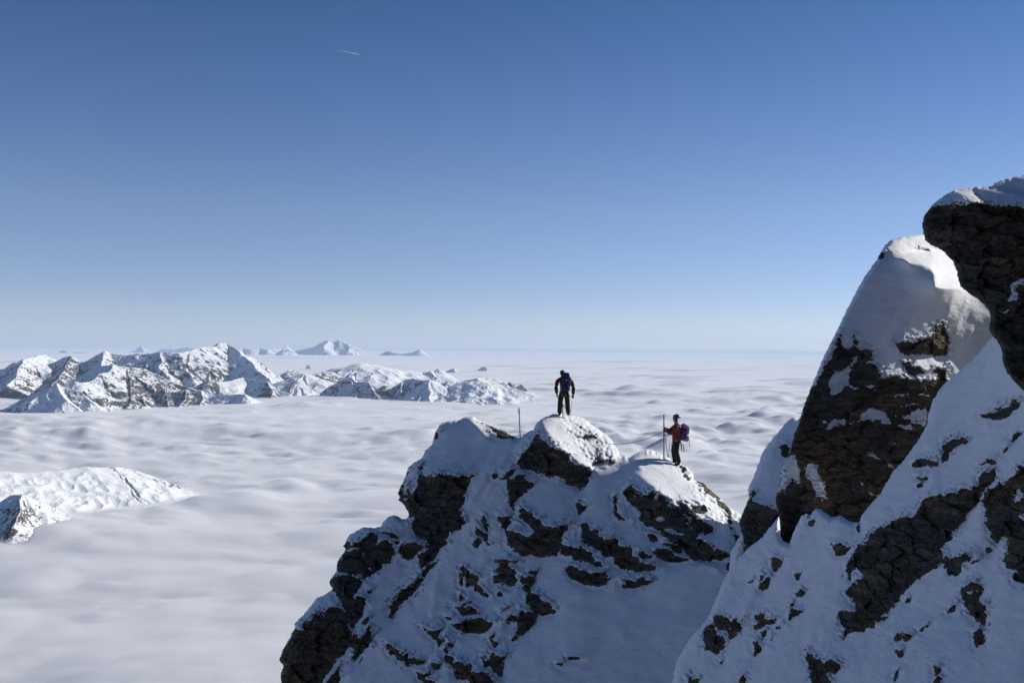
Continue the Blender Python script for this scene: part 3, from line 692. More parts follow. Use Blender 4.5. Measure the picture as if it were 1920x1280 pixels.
# ======== front slope on the right
slope_outline = P("Q 1245,1370 1262,1270 1268,1240 1278,1220 1297,1190 1320,1167 1333,1145 1347,1110 1362,1075 1380,1052 1405,1025 1430,1005 1440,992 1460,968 1463,1000 1468,1014 1480,1018 1490,992 1502,967 1512,963 1518,967 1530,952 1540,955 1560,970 1575,966 1595,977 1611,980 "
    "1615,965 1630,947 1650,925 1662,905 1675,882 1695,862 1710,840 1725,820 1738,795 1742,772 1748,752 1760,732 1775,715 1815,680 1835,662 1858,633 1900,590 2010,560 2010,1370")
slope_rocks = [
    R("huge dark brown rock slab in the middle of the right front slope", "Q 1645,993 1672,978 1707,967 1727,950 1735,935 1755,930 1772,929 1807,915 1832,909 1836,887 1850,884 1865,877 1869,886 1865,900 1852,912 1845,920 1832,943 1815,962 1802,980 1755,1034 1765,1035 1768,1042 1782,1048 1793,1042 1815,1036 1822,1042 1820,1049 1803,1055 1802,1070 1795,1077 1780,1075 1775,1062 1765,1056 1750,1066 1710,1089 1695,1108 1680,1125 1665,1140 1650,1158 1635,1172 1610,1185 1590,1190 1583,1196 1585,1180 1577,1165 1574,1152 1580,1146 1610,1147 1608,1138 1600,1122 1590,1112 1588,1103 1600,1092 1592,1085 1588,1070 1590,1060 1597,1048 1604,1030 1610,1020 1620,1018 1632,1000",
      holes=["Q 1594,1096 1595,1074 1605,1063 1614,1070 1624,1082 1610,1089"], n=(-0.22, -0.92, -0.25)),
    R("dark rock lens in the snow at the upper right of the front slope", "8 940,475 1000,465 1060,450 1070,420 1110,410 1180,405 1190,370 1255,370 1240,410 1200,450 1140,485 1060,507 990,495"),
    R("slanting brown rock in the upper snow of the front slope", "8 665,830 655,780 670,750 675,690 730,660 800,650 845,640 850,665 780,690 730,750 700,800"),
    R("small flat rock left of the slanting brown rock", "8 440,845 470,805 560,800 635,820 620,850 540,840 480,850"),
    SS("8 485,990 510,980 515,1000 490,1005"), SS("8 480,938 495,930 500,945"), SS("8 520,945 540,935 540,948"),
    R("big dark rock at the right edge with an arrowhead of snow on it", "8 1450,780 1280,865 1225,880 1200,930 1170,960 1100,990 1010,1015 980,1060 975,1110 985,1160 1000,1280 | 9 1280,180 1305,225 1340,190 1370,165 1400,200 1420,280 1380,340 1370,370 1400,410 1470,440 1480,450 1430,480 1440,510 1520,525 1800,540",
      holes=["8 1200,1150 1195,1090 1215,1030 1245,1000 1280,1050 1280,1110 1220,1130", "8 1240,1220 1275,1190 1330,1195 1330,1240 1270,1240"], n=(-0.25, -0.93, -0.2)),
    SS("8 1195,660 1200,620 1230,600 1260,605 1220,640"), SS("8 1125,750 1140,720 1170,700 1150,730"), SS("8 945,835 990,820 1010,800 1060,805 1075,830 1040,845 1000,830 960,845"),
    R("jagged upright dark rock alone in the snow near the right edge", "9 1045,590 1060,560 1110,535 1135,515 1180,520 1195,550 1200,600 1185,640 1205,670 1240,700 1230,740 1215,770 1230,800 1220,840 1190,820 1150,800 1100,760 1085,700 1060,650", holes=["9 1110,590 1150,578 1195,580 1190,592 1130,598"]),
    R("small pointed rock just below the jagged upright rock", "9 1155,960 1150,900 1190,870 1220,920 1210,970 1165,1005"),
    SS("9 950,750 970,710 1005,690 990,730"), SS("9 605,925 650,905 680,925 630,960"), SS("9 740,885 760,870 755,890"), SS("9 780,855 805,835 800,860"),
    SS("9 550,950 575,905 600,915 570,960"), SS("9 570,1050 575,1030 605,1030 600,1070 580,1075"), SS("9 545,1270 550,1220 575,1175 570,1210 560,1250"),
    R("ragged dark rock at the bottom edge below the brown slab", "Q 1511,1220 1517,1219 1522,1230 1537,1235 1545,1242 1556,1232 1565,1238 1580,1244 1577,1253 1565,1261 1555,1256 1553,1268 1558,1280 1556,1320 1528,1320 1522,1265 1518,1240"),
    SS("9 850,1150 880,1160 882,1210 895,1250 880,1330 840,1330 850,1250 870,1220"), SS("9 1125,380 1140,355 1200,345 1160,370"), SS("9 1240,270 1260,258 1270,280 1245,305"),
    R("dark rock pocket in a snow hollow under the tower", "9 75,225 140,235 160,250 215,260 200,290 150,325 110,310 90,270"),
    SS("9 190,440 195,390 230,325 250,380 240,430 212,495"), SS("9 640,670 650,645 660,650 650,670"), SS("9 450,790 465,775 490,780 460,798"),
    R("flat topped dark rock above the round one on the lower slope", "6 390,785 450,775 500,800 520,850 500,880 440,860 395,820"),
    R("leaf shaped dark rock right of the flat topped one on the lower slope", "6 535,820 560,800 590,820 605,855 580,910 510,970 500,890 530,860"),
    R("round dark boulder on the lower left of the front slope", "6 325,880 345,850 375,845 400,890 460,920 490,965 470,1020 430,1060 380,1060 330,1035 318,970"),
    R("dark rock in a snow notch near the top of the lower slope", "6 825,335 860,335 905,365 885,400 850,440 830,390"),
    SS("6 735,470 780,460 750,510"), SS("6 740,570 745,530 780,500 795,475 812,490 790,550 760,575"), SS("6 655,520 690,505 680,525"),
    SS("6 1010,610 1050,570 1080,585 1050,640 1020,630"), SS("6 1010,460 1030,460 1020,495"), SS("6 980,685 1000,720 1038,740 1000,775 960,800 960,770"),
    R("forked dark rock in the middle of the lower slope", "6 700,775 775,757 770,790 800,810 850,800 845,820 800,820 750,850 705,895 695,850 740,810"),
    SS("6 750,890 780,880 790,920 765,945"), SS("6 690,965 730,965 750,1000 740,1040 700,1075 705,1010"), SS("6 865,860 890,850 885,870 870,875"),
    SS("6 190,1235 205,1215 230,1245 285,1240 270,1290 260,1340 205,1340"), SS("6 590,1260 600,1220 625,1215 640,1240 620,1290 580,1320"),
    SS("6 440,1130 455,1110 450,1130"), SS("6 815,950 830,945 828,965"),
    SS("7 905,900 925,890 925,950 910,940"), SS("7 555,865 582,855 580,890 560,905"), 
]
slope_creases = []
for ln in ("6 560,330 520,440 480,560 450,680 400,790", "6 800,440 700,600 600,700 540,790 520,900", "6 1040,900 960,960 880,1080 800,1180 770,1280", "6 1220,760 1140,880 1110,980 1090,1100", "9 130,30 200,120 230,200",
           "9 900,390 760,480 640,600 500,720 330,870 180,940 130,1060", "9 1290,240 1180,340 1120,400 1090,480 1060,560", "9 860,1090 960,1030 1080,990 1180,960", "9 610,1000 590,1100 620,1200 600,1280", "8 760,560 680,640 620,760 560,840",
           "8 650,850 740,760 860,650 940,600", "8 600,1060 680,960 640,850", "8 1010,20 900,160 760,300 660,420 600,560", "9 1100,60 1000,160 900,290", "9 240,720 120,800 20,900 0,1020", "9 830,460 740,560 700,700 640,800", "6 700,620 640,720 600,840", "9 960,1130 940,1200 980,1290"):
    slope_creases += crease(ln, 14, 20, (-0.52, -0.48, 0.70), (0.22, -0.96, 0.18))
build_mass('slope', slope_outline, (-0.40, -0.68, 0.61), slope_creases + [
    (P("9 870,1080 1150,960 1400,860 1560,800 1900,800 1900,1500 880,1500 870,1250"), (0.05, -0.84, 0.53), 14),
    (P("6 500,400 560,380 480,720 430,740 390,740 440,560"), (0.02, -0.86, 0.50), 10),
    (P("6 450,560 560,420 600,380 650,420 590,620 530,780 470,740"), (0.05, -0.84, 0.53), 10),
    (P("6 800,1150 960,900 1060,1020 1100,1150 1060,1300 780,1300"), (-0.05, -0.84, 0.52), 10),
    (P("7 880,880 780,830 760,980 860,1060 920,1000"), (0.25, -0.8, 0.4), 8),
    (P("9 0,830 60,780 180,740 160,950 60,1000 10,960"), (0.2, -0.85, 0.45), 9),
    (P("9 500,760 680,640 850,760 880,830 700,930 480,860"), (-0.2, -0.66, 0.72), 16),
    (P("9 640,960 780,890 950,780 1020,800 1060,930 870,1060 640,1280 620,1100"), (0.1, -0.83, 0.53), 12),
    (P("9 1010,680 1060,640 1130,820 1070,900 1020,850"), (0.15, -0.93, 0.2), 7),
    (P("8 560,600 640,540 700,540 670,740 560,720"), (0.1, -0.86, 0.5), 8),
    (P("9 1140,170 1230,120 1300,240 1200,340 1130,280"), (0.15, -0.88, 0.4), 7)],
    slope_rocks, [(1400, 1100, 22.0), (1860, 650, 18.6), (1900, 1250, 14.5), (1300, 1260, 21.0), (1660, 1000, 18.5)],
    rough=[(P("9 900,1060 1000,1180 960,1280 880,1200"), 1.0)], seed=4.0)

# ======== overhanging summit block
build_mass('overhang', P("c 895,290 900,268 930,230 945,213 990,175 1050,145 1130,130 1220,125 1240,110 1300,90 1382,72 1700,20 | b 2000,2000 1564,1190 1500,1120 1450,1060 1420,1000 1420,930 1390,860 1335,790 1335,740 1345,670 1300,610 1250,570 1190,530 1135,485 1125,450 1115,380 1090,315 1060,290 1000,235 950,215 905,180 895,140 885,80"),
    (-0.12, -0.62, 0.77), [(P("c 1050,152 1130,138 1180,178 1172,206 1100,188"), (0.35, -0.45, 0.82), 4),
        (P("c 1180,140 1382,130 1382,170 1250,160"), (0.1, -0.45, 0.88), 4)],
    [R("great dark brown overhanging summit block at the right edge under a snow cap", "c 880,300 900,262 930,225 945,215 1040,215 1100,210 1180,208 1230,230 1290,235 1382,225 1800,220 | b 2200,2000 1564,1210 1500,1135 1440,1065 1410,1000 1410,930 1380,865 1325,790 1325,740 1335,670 1290,615 1250,580 1190,540 1125,485 1115,450 1105,380 1080,320 1050,295 1000,245 945,220 898,185 888,140 878,80",
       holes=["c 1310,670 1320,590 1345,565 1400,558 1400,590 1355,600 1355,630 1375,650 1340,672", "c 1270,738 1300,710 1323,710 1300,735"], n=(-0.28, -0.93, -0.22))],
    [(1800, 450, 15.5)], roll=(9, 0.3), seed=5.0, edge=1.8, terrain_name='snow_cap')
# ------------------------------------------------------------------ height of the sea of clouds
def _bump(px_, py_, h_, r_):
    v = pix(px_, py_, float(cloud_t(px_, py_))); return (v.x, v.y, h_, r_)
CLOUD_BUMPS = [_bump(60, 1010, 125, 480), _bump(420, 945, 45, 260), _bump(200, 965, 25, 260), _bump(230, 800, 60, 900), _bump(30, 810, 90, 900), _bump(560, 790, 60, 1100)]
def cloud_h(x, y, DR=None):
    D = np.hypot(x, y)
    if DR is None: DR = D * D / (H_CLOUD * F) * 1.5
    # gently warped domain so the billows drift in streets
    wx = x + 700 * perlin(x / 5200, y / 5200, 1.7); wy = y + 700 * perlin(x / 5200, y / 5200, 9.2)
    def oct(s, a_, k, bill=0.0, sx=1.0):
        f = sstep(0.8, 2.6, s / DR)
        p = perlin((0.94 * wx + 0.34 * wy) / (s * sx * 1.35), (0.94 * wy - 0.34 * wx) / (s * 0.9), k)
        if bill: p = p * (1 - bill) + bill * (2.0 * np.sqrt(p * p + 0.004) - 0.45)
        return a_ * p * f
    patch = sstep(-0.25, 0.35, perlin(x / 7000, y / 9000, 4.4))
    nearf = sstep(3500, 8500, D)
    cal = (0.42 + 0.58 * nearf) * (0.45 + 0.75 * patch)
    z = oct(9000, 90, 0.3) + oct(3800, 80, 1.1) + cal * (oct(1700, 95, 2.2, 0.4, 1.0) + oct(800, 105, 3.3, 0.65, 0.9) + oct(380, 72, 4.1, 0.7, 0.9) + oct(180, 38, 5.7, 0.6, 1.0) + oct(85, 10.0, 6.5, 0.5))
    z += 26 * perlin(wx / 20000, wy / 6000, 7.7)
    for gx, gy, hh, rr in CLOUD_BUMPS:
        z = z + hh * np.exp(-((x - gx) ** 2 + (y - gy) ** 2) / (2 * rr * rr))
    return z

def cloud_hit(x, y, drop=0.0):
    """camera depth at which the ray of a pixel meets the real, billowing cloud surface"""
    rx, rz = rays(np.asarray(x, float), np.asarray(y, float))
    v = np.stack([rx, np.ones_like(rx), rz], -1) @ RM.T
    t = cloud_t(x, y)
    for _ in range(6):
        h = cloud_h(v[..., 0] * t, v[..., 1] * t)
        t = 0.5 * t + 0.5 * (H_CLOUD - h) / np.maximum(-v[..., 2], 1e-4)
    return t

# ------------------------------------------------------------------ distant mountains, each at its own distance
def fft_blur(u, s):
    e = np.concatenate([u, u[:, ::-1]], 1); e = np.concatenate([e, e[::-1]], 0)
    fy = np.fft.fftfreq(e.shape[0])[:, None]; fx = np.fft.rfftfreq(e.shape[1])[None, :]
    g = np.exp(-2 * (math.pi * s) ** 2 * (fx * fx + fy * fy))
    return np.fft.irfft2(np.fft.rfft2(e) * g, s=e.shape)[:u.shape[0], :u.shape[1]]
def build_mountain(top, base, base_n, regions=(), rocky=(), amp=1.0, rough_amt=1.0, seed=0.0, step=1.0, bias=-0.05, thick=0.12, sharp=0.8, base_rock=0.0, dist=None, hp=26.0, gain=1.25, tilt=1.0):
    """top: crest left to right, base: foot (where the cloud starts) left to right"""
    B = np.array(base)
    outline = list(top) + [(x, y + 22) for x, y in base[::-1]]
    out = np.array(outline)
    x0, y0 = out.min(0) - 4; x1, y1 = out.max(0) + 4
    X, Y = np.meshgrid(np.arange(x0, x1, step), np.arange(y0, y1, step))
    d = sdf(outline, X, Y)
    d = d + sharp * (perlin(X / 5.0, Y / 5.0, seed + 1.3) + 0.7 * perlin(X / 2.2, Y / 2.2, seed + 5.3))
    N = paint_normals(X, Y, base_n, [(p, n_, s_) for p, n_, s_ in regions])
    u = depth_from_normals(X, Y, N, step, -0.2)
    xs = X[0]; ys = Y[:, 0]
    yb = np.interp(xs, B[:, 0], B[:, 1])
    if hp:
        u = gain * (u - fft_blur(u, hp)) - tilt / F * (Y - yb[None, :])
    jb = np.clip(np.searchsorted(ys, yb), 0, len(ys) - 1)
    ub = u[jb, np.arange(len(xs))]
    tb = cloud_hit(xs, yb) if dist is None else np.full(xs.shape, dist)
    c = np.log(tb) - ub
    if hp:
        k = np.ones(25) / 25.0
        c = np.convolve(np.pad(c, 12, mode='edge'), k, 'valid')
    else:
        c = np.full(c.shape, np.median(c))
    t = np.exp(u + c[None, :])
    t0 = float(np.mean(tb)); pxm = t0 / F
    Q = to_world(X, Y, t) / pxm + seed * 17.0
    qx, qy, qz = Q[..., 0], Q[..., 1] * 0.4, Q[..., 2]
    def ridged(s):
        return 1 - 2 * np.abs(perlin(qx / s, qy / s, qz / (s * 1.2)))
    rl = np.full(X.shape, rough_amt)
    rk = np.full(X.shape, base_rock)
    for poly, a, rr in rocky:
        dd, _ = sdf_box(poly, X, Y, 12); ww = sstep(-3, 4, dd)
        rl = rl * (1 - ww) + a * ww; rk = rk * (1 - ww) + rr * ww
    rn = rl * (0.9 * ridged(16.0) + 0.55 * ridged(7.0) + 0.28 * ridged(3.2)) * amp + 0.8 * perlin(qx / 30, qy / 30, qz / 30)
    e = np.clip(d / 3.0, 0, 1)
    t = t + pxm * (2.5 * (1 - np.sqrt(np.maximum(1 - (1 - e) ** 2, 0))) - 2.2 * rn)
    inside = d > -0.5
    gy_, gx_ = np.gradient(d, step); gl = np.sqrt(gx_ ** 2 + gy_ ** 2) + 1e-6
    sn = inside & (d < 0)
    Xs = np.where(sn, X - d * gx_ / gl, X); Ys = np.where(sn, Y - d * gy_ / gl, Y)
    keep = inside[:-1, :-1] & inside[:-1, 1:] & inside[1:, 1:] & inside[1:, :-1]
    db = np.clip(d, 0, None)
    tbk = t + pxm * (6 + 90 * (1 - np.exp(-db / 40.0)))
    Pf = to_world(Xs, Ys, t); Pb = to_world(Xs, Ys, tbk)
    # below the foot line the flanks drop straight down into the cloud
    below = np.maximum(Y - yb[None, :], 0)[..., None]
    cols = np.arange(len(xs)); tf = t[jb, cols]; tk = tbk[jb, cols]
    Ff = to_world(xs, yb, tf)[None]; Fk = to_world(xs, yb, tk)[None]
    dz = np.array([0, 0, -1.0]) * below * pxm * 8
    Pf = np.where(below > 0, Ff + dz, Pf); Pb = np.where(below > 0, Fk + dz, Pb)
    mat = mat_mountain("mountain_snow", pxm, bias)
    o = grid_solid('mountain', keep, Pf, Pb, mat, attrs={'rock': rk})
    tag(o, kind='structure')
    return o

LIT = (0.50, -0.55, 0.67); SHADE = (-0.62, -0.66, 0.42); MIX = (0.06, -0.86, 0.50); FLAT = (0.25, -0.36, 0.90)
for i, (tp, bs, nn) in enumerate([
    ("h 1835,190 1850,176 1875,190", "h 1835,191 1875,191", LIT), ("h 1775,188 1790,181 1805,187", "h 1775,188 1805,188", SHADE),
    ("h 1703,187 1709,182 1715,187", "h 1703,187 1715,187", SHADE),
    ("d 795,232 850,192 900,195 960,225 1100,215 1270,235", "d 795,236 1270,238", MIX),
    ("e 30,215 90,205 175,136 230,165 275,222", "e 30,222 275,230", MIX),
    ("e 400,200 520,170 640,180 760,165 820,150 940,175 1000,165 1060,190", "e 400,225 1060,230", MIX),
    ("f 525,460 560,400 590,395 625,455", "f 525,466 625,462", (-0.3, -0.8, 0.5)),
    ("g 700,412 780,385 830,370 860,395 900,437", "g 700,420 800,440 900,442", (-0.1, -0.8, 0.58)),
    ("g 1040,418 1080,398 1130,400 1200,360 1250,344 1285,378", "g 1040,420 1150,416 1285,392", SHADE),
    ("g 325,232 345,224 360,232", "g 325,233 360,233", SHADE),
    ("Q 1181,714 1192,711 1200,712 1215,711 1232,709 1242,713", "Q 1181,715 1242,715", FLAT)]):
    regs = []
    if i == -1: regs = [(P("h 1158,160 1195,190 1160,194"), LIT, 1.5), (P("h 1040,180 1100,185 1158,163 1155,194 1040,194"), SHADE, 2)]
    if i == 4: regs = [(P("e 60,215 175,136 200,190 230,230 60,230"), SHADE, 1.5), (P("e 175,130 275,200 275,230 215,220"), LIT, 1.5)]
    if i == 7: regs = [(P("g 820,360 905,430 905,445 800,442"), LIT, 1.5), (P("g 700,412 835,366 810,442 700,430"), SHADE, 1.5)]
    build_mountain(P(tp), P(bs), nn, regs, seed=20 + i, amp=0.35, sharp=0.5, hp=0)

# ------------------------------------------------------------------ mountain ranges rising out of the cloud, as terrain
def build_range(ridges, px0, px1, D0, D1, dD, seed, nscale=1.0, bias=0.0, rough=1.0, floor=-45.0, step=1.0, jag=1.0, rockmat=None):
    """ridges: (slope, rockiness, [(px, py, km), ...]) crest lines through space; flanks fall away from them"""
    px = np.arange(px0, px1, step); az = np.arctan((px - 960) / F)
    Dv = np.arange(D0, D1, dD)
    A, D = np.meshgrid(az, Dv)
    X = D * np.sin(A); Y = D * np.cos(A)
    wx = X + 60 * nscale * perlin(X / (420 * nscale), Y / (420 * nscale), seed); wy = Y + 60 * nscale * perlin(X / (420 * nscale), Y / (420 * nscale), seed + 4)
    Z = np.full(X.shape, -3000.0); DM = np.full(X.shape, 1e5); RK = np.zeros(X.shape)
    for slope, rk, pts in ridges:
        W = []
        for x, y, km in pts:
            v = pix(x, y, 1.0); hl = math.hypot(v.x, v.y); W.append(v * (km * 1000 / hl))
        for p, q in zip(W[:-1], W[1:]):
            ex, ey = q.x - p.x, q.y - p.y; L = ex * ex + ey * ey
            t = np.clip(((wx - p.x) * ex + (wy - p.y) * ey) / L, 0, 1)
            dd = np.hypot(wx - p.x - t * ex, wy - p.y - t * ey)
            zz = p.z + t * (q.z - p.z) - slope * dd * (1.0 + 0.0 * dd)
            m = zz > Z
            Z = np.where(m, zz, Z); DM = np.where(m, dd, DM); RK = np.where(m, rk, RK)
    def rid(l, k):
        return 1 - 2.2 * np.abs(perlin(X / l, Y / l, seed + k))
    am = rough * np.clip(0.12 + DM / (700.0 * nscale), 0, 1)
    Z = Z + nscale * (am * (75 * rid(620 * nscale, 1) + 42 * rid(300 * nscale, 2)) + rough * jag * (13 * rid(150 * nscale, 3) * (0.5 + am) + 7 * rid(75 * nscale, 4) + 3.0 * rid(38 * nscale, 5)))
    h = cloud_h(X, Y) - H_CLOUD
    ok = Z > h + floor
    keep = ok[:-1, :-1] | ok[:-1, 1:] | ok[1:, 1:] | ok[1:, :-1]
    ny, nx = X.shape; idx = np.arange(ny * nx).reshape(ny, nx)
    a = idx[:-1, :-1][keep]; b = idx[:-1, 1:][keep]; c = idx[1:, 1:][keep]; d = idx[1:, :-1][keep]
    f = np.stack([a, b, c, d], 1)
    V = np.stack([X, Y, Z], -1).reshape(-1, 3)
    used = np.unique(f); remap = np.full(len(V), -1); remap[used] = np.arange(len(used))
    pxm = 0.5 * (D0 + D1) / F
    o = np_mesh('mountain', V[used], remap[f], mat_range("snowy_mountain", pxm, bias))
    if o.data.polygons[len(o.data.polygons) // 2].normal.z < 0: o.data.flip_normals()
    at = o.data.attributes.new('rock', 'FLOAT', 'POINT'); at.data.foreach_set('value', blur(RK, 2.0).ravel()[used].astype(np.float32))
    tag(o, kind='structure')
    return o

# far massif on the horizon
build_range([(0.65, 0.0, [(540, 664, 122), (557, 656, 121), (575, 654, 120), (587, 651, 118), (600, 644, 116), (610, 639, 114.5), (613, 638.5, 114)]),
             (0.7, 0.0, [(613, 638.5, 114), (620, 641, 116), (629, 639.5, 116.5), (637, 635.5, 116), (645, 641, 115), (655, 645, 114), (663, 648, 113.5), (673, 652, 113.5), (683, 660, 113)]),
             (0.8, 0.05, [(637, 635.5, 116), (634, 648, 112)]), (0.7, 0.0, [(613, 638.5, 114), (608, 652, 110)]), (0.7, 0.03, [(655, 645, 114), (652, 656, 111)])],
            520, 700, 98000, 128000, 190, 21.0, 6.5, 0.0, 0.55, floor=-200, jag=0.35)
build_range([(0.7, 0.02, [(434, 666, 108), (445, 657, 109), (457, 652, 110), (470, 655, 109), (487, 652, 110), (500, 656, 109), (512, 654, 110), (520, 653, 110.5)]), (0.5, -0.1, [(520, 653, 110.5), (530, 653, 111), (538, 656, 111)]),
             (0.8, 0.0, [(530, 656, 106), (537, 649, 107), (546, 655, 107), (556, 663, 107)])], 425, 565, 98000, 116000, 190, 22.0, 5.0, 0.0, 0.5, floor=-200, jag=0.4)
build_range([(0.7, 0.0, [(714, 665, 112), (724, 658, 111), (740, 660, 110), (758, 663, 109.5), (772, 660, 109), (786, 654.5, 108)]), (0.7, -0.05, [(786, 654.5, 108), (791, 658, 109), (798, 664, 109.5)])],
            705, 810, 101000, 114000, 190, 23.0, 4.5, 0.0, 0.5, floor=-200, jag=0.4)
# near snowy ridge and the small peak in front of it
build_range([(0.36, -0.16, [(-90, 880, 6.62), (0, 884, 6.70), (41, 887, 6.75), (125, 881, 6.90), (156, 875, 6.98), (187, 877, 7.05)]),
             (0.52, 0.05, [(187, 877, 7.05), (212, 874, 7.12), (250, 881, 7.20), (281, 891, 7.25), (305, 905, 7.30), (322, 920, 7.34)]),
             (0.55, 0.06, [(212, 874, 7.12), (235, 905, 6.85), (262, 935, 6.6)])],
            -130, 420, 5900, 8100, 9, 5.0, 0.30, -0.01, 0.5, jag=0.8)
build_range([(0.80, 0.03, [(-60, 968, 6.10), (0, 942, 5.95), (19, 929, 5.86), (41, 927, 5.78)]), (0.62, 0.05, [(41, 927, 5.78), (60, 935, 5.82), (75, 944, 5.88), (94, 957, 5.93), (119, 970, 5.98)]),
             (0.95, 0.08, [(41, 927, 5.78), (37, 948, 5.62), (28, 985, 5.38)])],
            -100, 180, 5000, 6600, 9, 9.0, 0.25, -0.09, 0.7)
# dark mid range with the broad lit face
build_range([(0.80, -0.02, [(-60, 800, 19.0), (0, 771, 18.6), (50, 745, 18.1), (100, 722, 17.65), (107, 719, 17.55)]), (0.80, -0.06, [(107, 719, 17.55), (114, 735, 17.3), (126, 752, 16.95)]),
             (0.75, -0.06, [(107, 719, 17.55), (122, 731, 17.6), (138, 716, 17.65)]), (0.75, 0.0, [(138, 716, 17.65), (152, 738, 17.4), (172, 756, 17.0)]),
             (0.62, 0.03, [(138, 716, 17.65), (149, 719, 17.75), (172, 715, 18.0), (190, 702, 18.3), (200, 697, 18.5), (215, 684, 18.9)]),
             (0.80, -0.04, [(215, 684, 18.9), (187, 688, 19.5), (149, 709, 19.9), (122, 728, 20.2)]),
             (0.70, 0.08, [(215, 684, 18.9), (240, 690, 19.0), (271, 692, 19.2)]), (0.85, 0.10, [(240, 690, 19.0), (248, 715, 18.4), (246, 745, 17.8), (240, 775, 17.2)]),
             (0.70, 0.04, [(271, 692, 19.2), (314, 713, 19.0), (348, 726, 18.9), (375, 734, 18.8)]), (0.55, -0.02, [(375, 734, 18.8), (402, 742, 18.6), (413, 741, 18.45), (443, 741, 18.2)]),
             (0.75, -0.08, [(443, 741, 18.2), (459, 740, 18.0)]), (0.65, -0.1, [(459, 740, 18.0), (475, 748, 18.1), (490, 757, 18.2)]),
             (0.95, 0.06, [(309, 727, 18.5), (314, 745, 18.1), (316, 765, 17.7)]), (0.95, 0.05, [(320, 737, 18.5), (348, 733, 18.35), (345, 750, 18.0), (334, 770, 17.5)]),
             (0.85, 0.04, [(375, 735, 18.7), (383, 748, 18.2), (372, 768, 17.7)])],
            -110, 510, 16300, 20800, 15, 2.0, 1.0, -0.035, 0.9)
# long rear range with the broad face
build_range([(0.75, 0.0, [(-60, 700, 24.8), (0, 693, 24.6), (13, 690, 24.5), (47, 674, 24.2)]), (0.6, -0.05, [(47, 674, 24.2), (60, 672, 24.8), (81, 666, 25.4), (92, 672, 25.6)]),
             (0.8, 0.05, [(92, 690, 25.4), (118, 671, 24.8), (133, 669, 24.5), (141, 676, 24.4), (157, 682, 24.8)]), (0.8, 0.10, [(133, 669, 24.5), (120, 695, 23.6), (100, 720, 22.4), (85, 742, 21.6)]),
             (0.8, -0.03, [(157, 680, 25.2), (183, 667, 24.9), (200, 658, 24.6)]), (0.8, 0.0, [(200, 658, 24.6), (208, 664, 24.7), (222, 665, 24.5), (233, 668, 24.3), (257, 664, 24.1)]),
             (0.8, 0.02, [(200, 658, 24.6), (193, 680, 23.9), (180, 700, 23.2)]), (0.75, 0.03, [(47, 674, 24.2), (33, 700, 23.0), (15, 725, 22.0)]), (0.8, 0.10, [(15, 725, 22.0), (40, 735, 21.4), (70, 750, 20.8)]),
             (0.7, 0.03, [(257, 664, 24.1), (275, 665, 24.0), (304, 661, 23.8), (335, 664, 23.6), (356, 658, 23.9), (375, 653, 24.2), (390, 651, 24.5), (404, 650, 24.8), (411, 645, 25.0), (424, 645, 25.2)]),
             (0.75, 0.0, [(424, 645, 25.2), (438, 652, 24.9), (444, 656, 24.7), (459, 672, 24.0), (480, 690, 23.2), (503, 713, 22.3), (520, 728, 21.6)]),
             (0.8, 0.05, [(304, 661, 23.8), (300, 690, 22.9), (320, 712, 22.1)]), (0.75, 0.05, [(356, 658, 23.9), (352, 690, 23.2), (362, 715, 22.4)]),
             (0.8, 0.04, [(424, 645, 25.2), (408, 680, 24.2), (390, 710, 23.0)])],
            -110, 545, 20300, 27500, 22, 3.0, 1.25, -0.035, 1.0)
# white pyramid and neighbours
build_range([(0.75, 0.08, [(372, 735, 20.6), (379, 719, 20.5), (393, 711, 20.5), (408, 717, 20.6)]), (0.5, -0.02, [(408, 717, 20.6), (432, 714, 20.9), (457, 708, 21.3)]), (0.7, 0.0, [(457, 708, 21.3), (477, 713, 21.0), (500, 716, 20.6)]),
             (0.8, -0.02, [(490, 728, 20.4), (500, 715, 20.1), (511, 723, 20.0), (527, 733, 19.9), (543, 737, 19.8)]), (0.9, 0.05, [(500, 715, 20.1), (509, 730, 19.7), (512, 745, 19.3)]),
             (0.9, 0.10, [(543, 734, 20.0), (550, 719, 20.4), (561, 711, 20.7), (570, 700, 21.1)]),
             (0.40, -0.25, [(570, 700, 21.1), (581, 704, 21.3), (603, 714, 21.5), (622, 721, 21.6)]), (0.38, -0.25, [(570, 702, 21.1), (560, 722, 20.4), (555, 738, 19.9)]), (0.35, -0.25, [(622, 721, 21.6), (650, 738, 20.9), (672, 750, 20.2)])],
            350, 700, 18700, 22500, 15, 6.0, 0.8, -0.02, 0.6, jag=0.6)
build_range([(0.8, 0.03, [(530, 702, 24.6), (540, 694, 24.6), (546, 695, 24.8), (554, 693, 25.0), (562, 697, 25.0)]), (0.7, 0.05, [(586, 704, 24.6), (590, 699, 24.8), (600, 697, 25.0), (616, 696, 25.4), (627, 699, 25.6)])],
            510, 650, 23500, 26500, 18, 7.0, 0.8, 0.0, 0.8)
# broad white dome
build_range([(0.75, -0.04, [(600, 713, 28.6), (629, 700, 28.0), (662, 688, 27.2), (673, 681, 26.9)]), (0.34, -0.22, [(673, 681, 26.9), (696, 683, 27.3), (710, 685, 27.7), (741, 695, 28.2), (767, 695, 28.6)]), (0.42, -0.12, [(767, 695, 28.6), (791, 698, 29.0), (809, 697, 28.8)]),
             (0.8, 0.05, [(809, 695, 28.8), (813, 704, 28.3)]), (0.7, 0.0, [(817, 699, 29.0), (824, 691, 29.2), (839, 701, 29.8)]), (0.75, 0.05, [(673, 681, 26.9), (668, 694, 26.3), (652, 706, 25.6), (636, 716, 25.0)]), (0.5, -0.1, [(668, 694, 26.3), (690, 700, 26.1)])],
            580, 870, 24000, 31500, 26, 8.0, 1.3, -0.02, 0.6, jag=0.5)
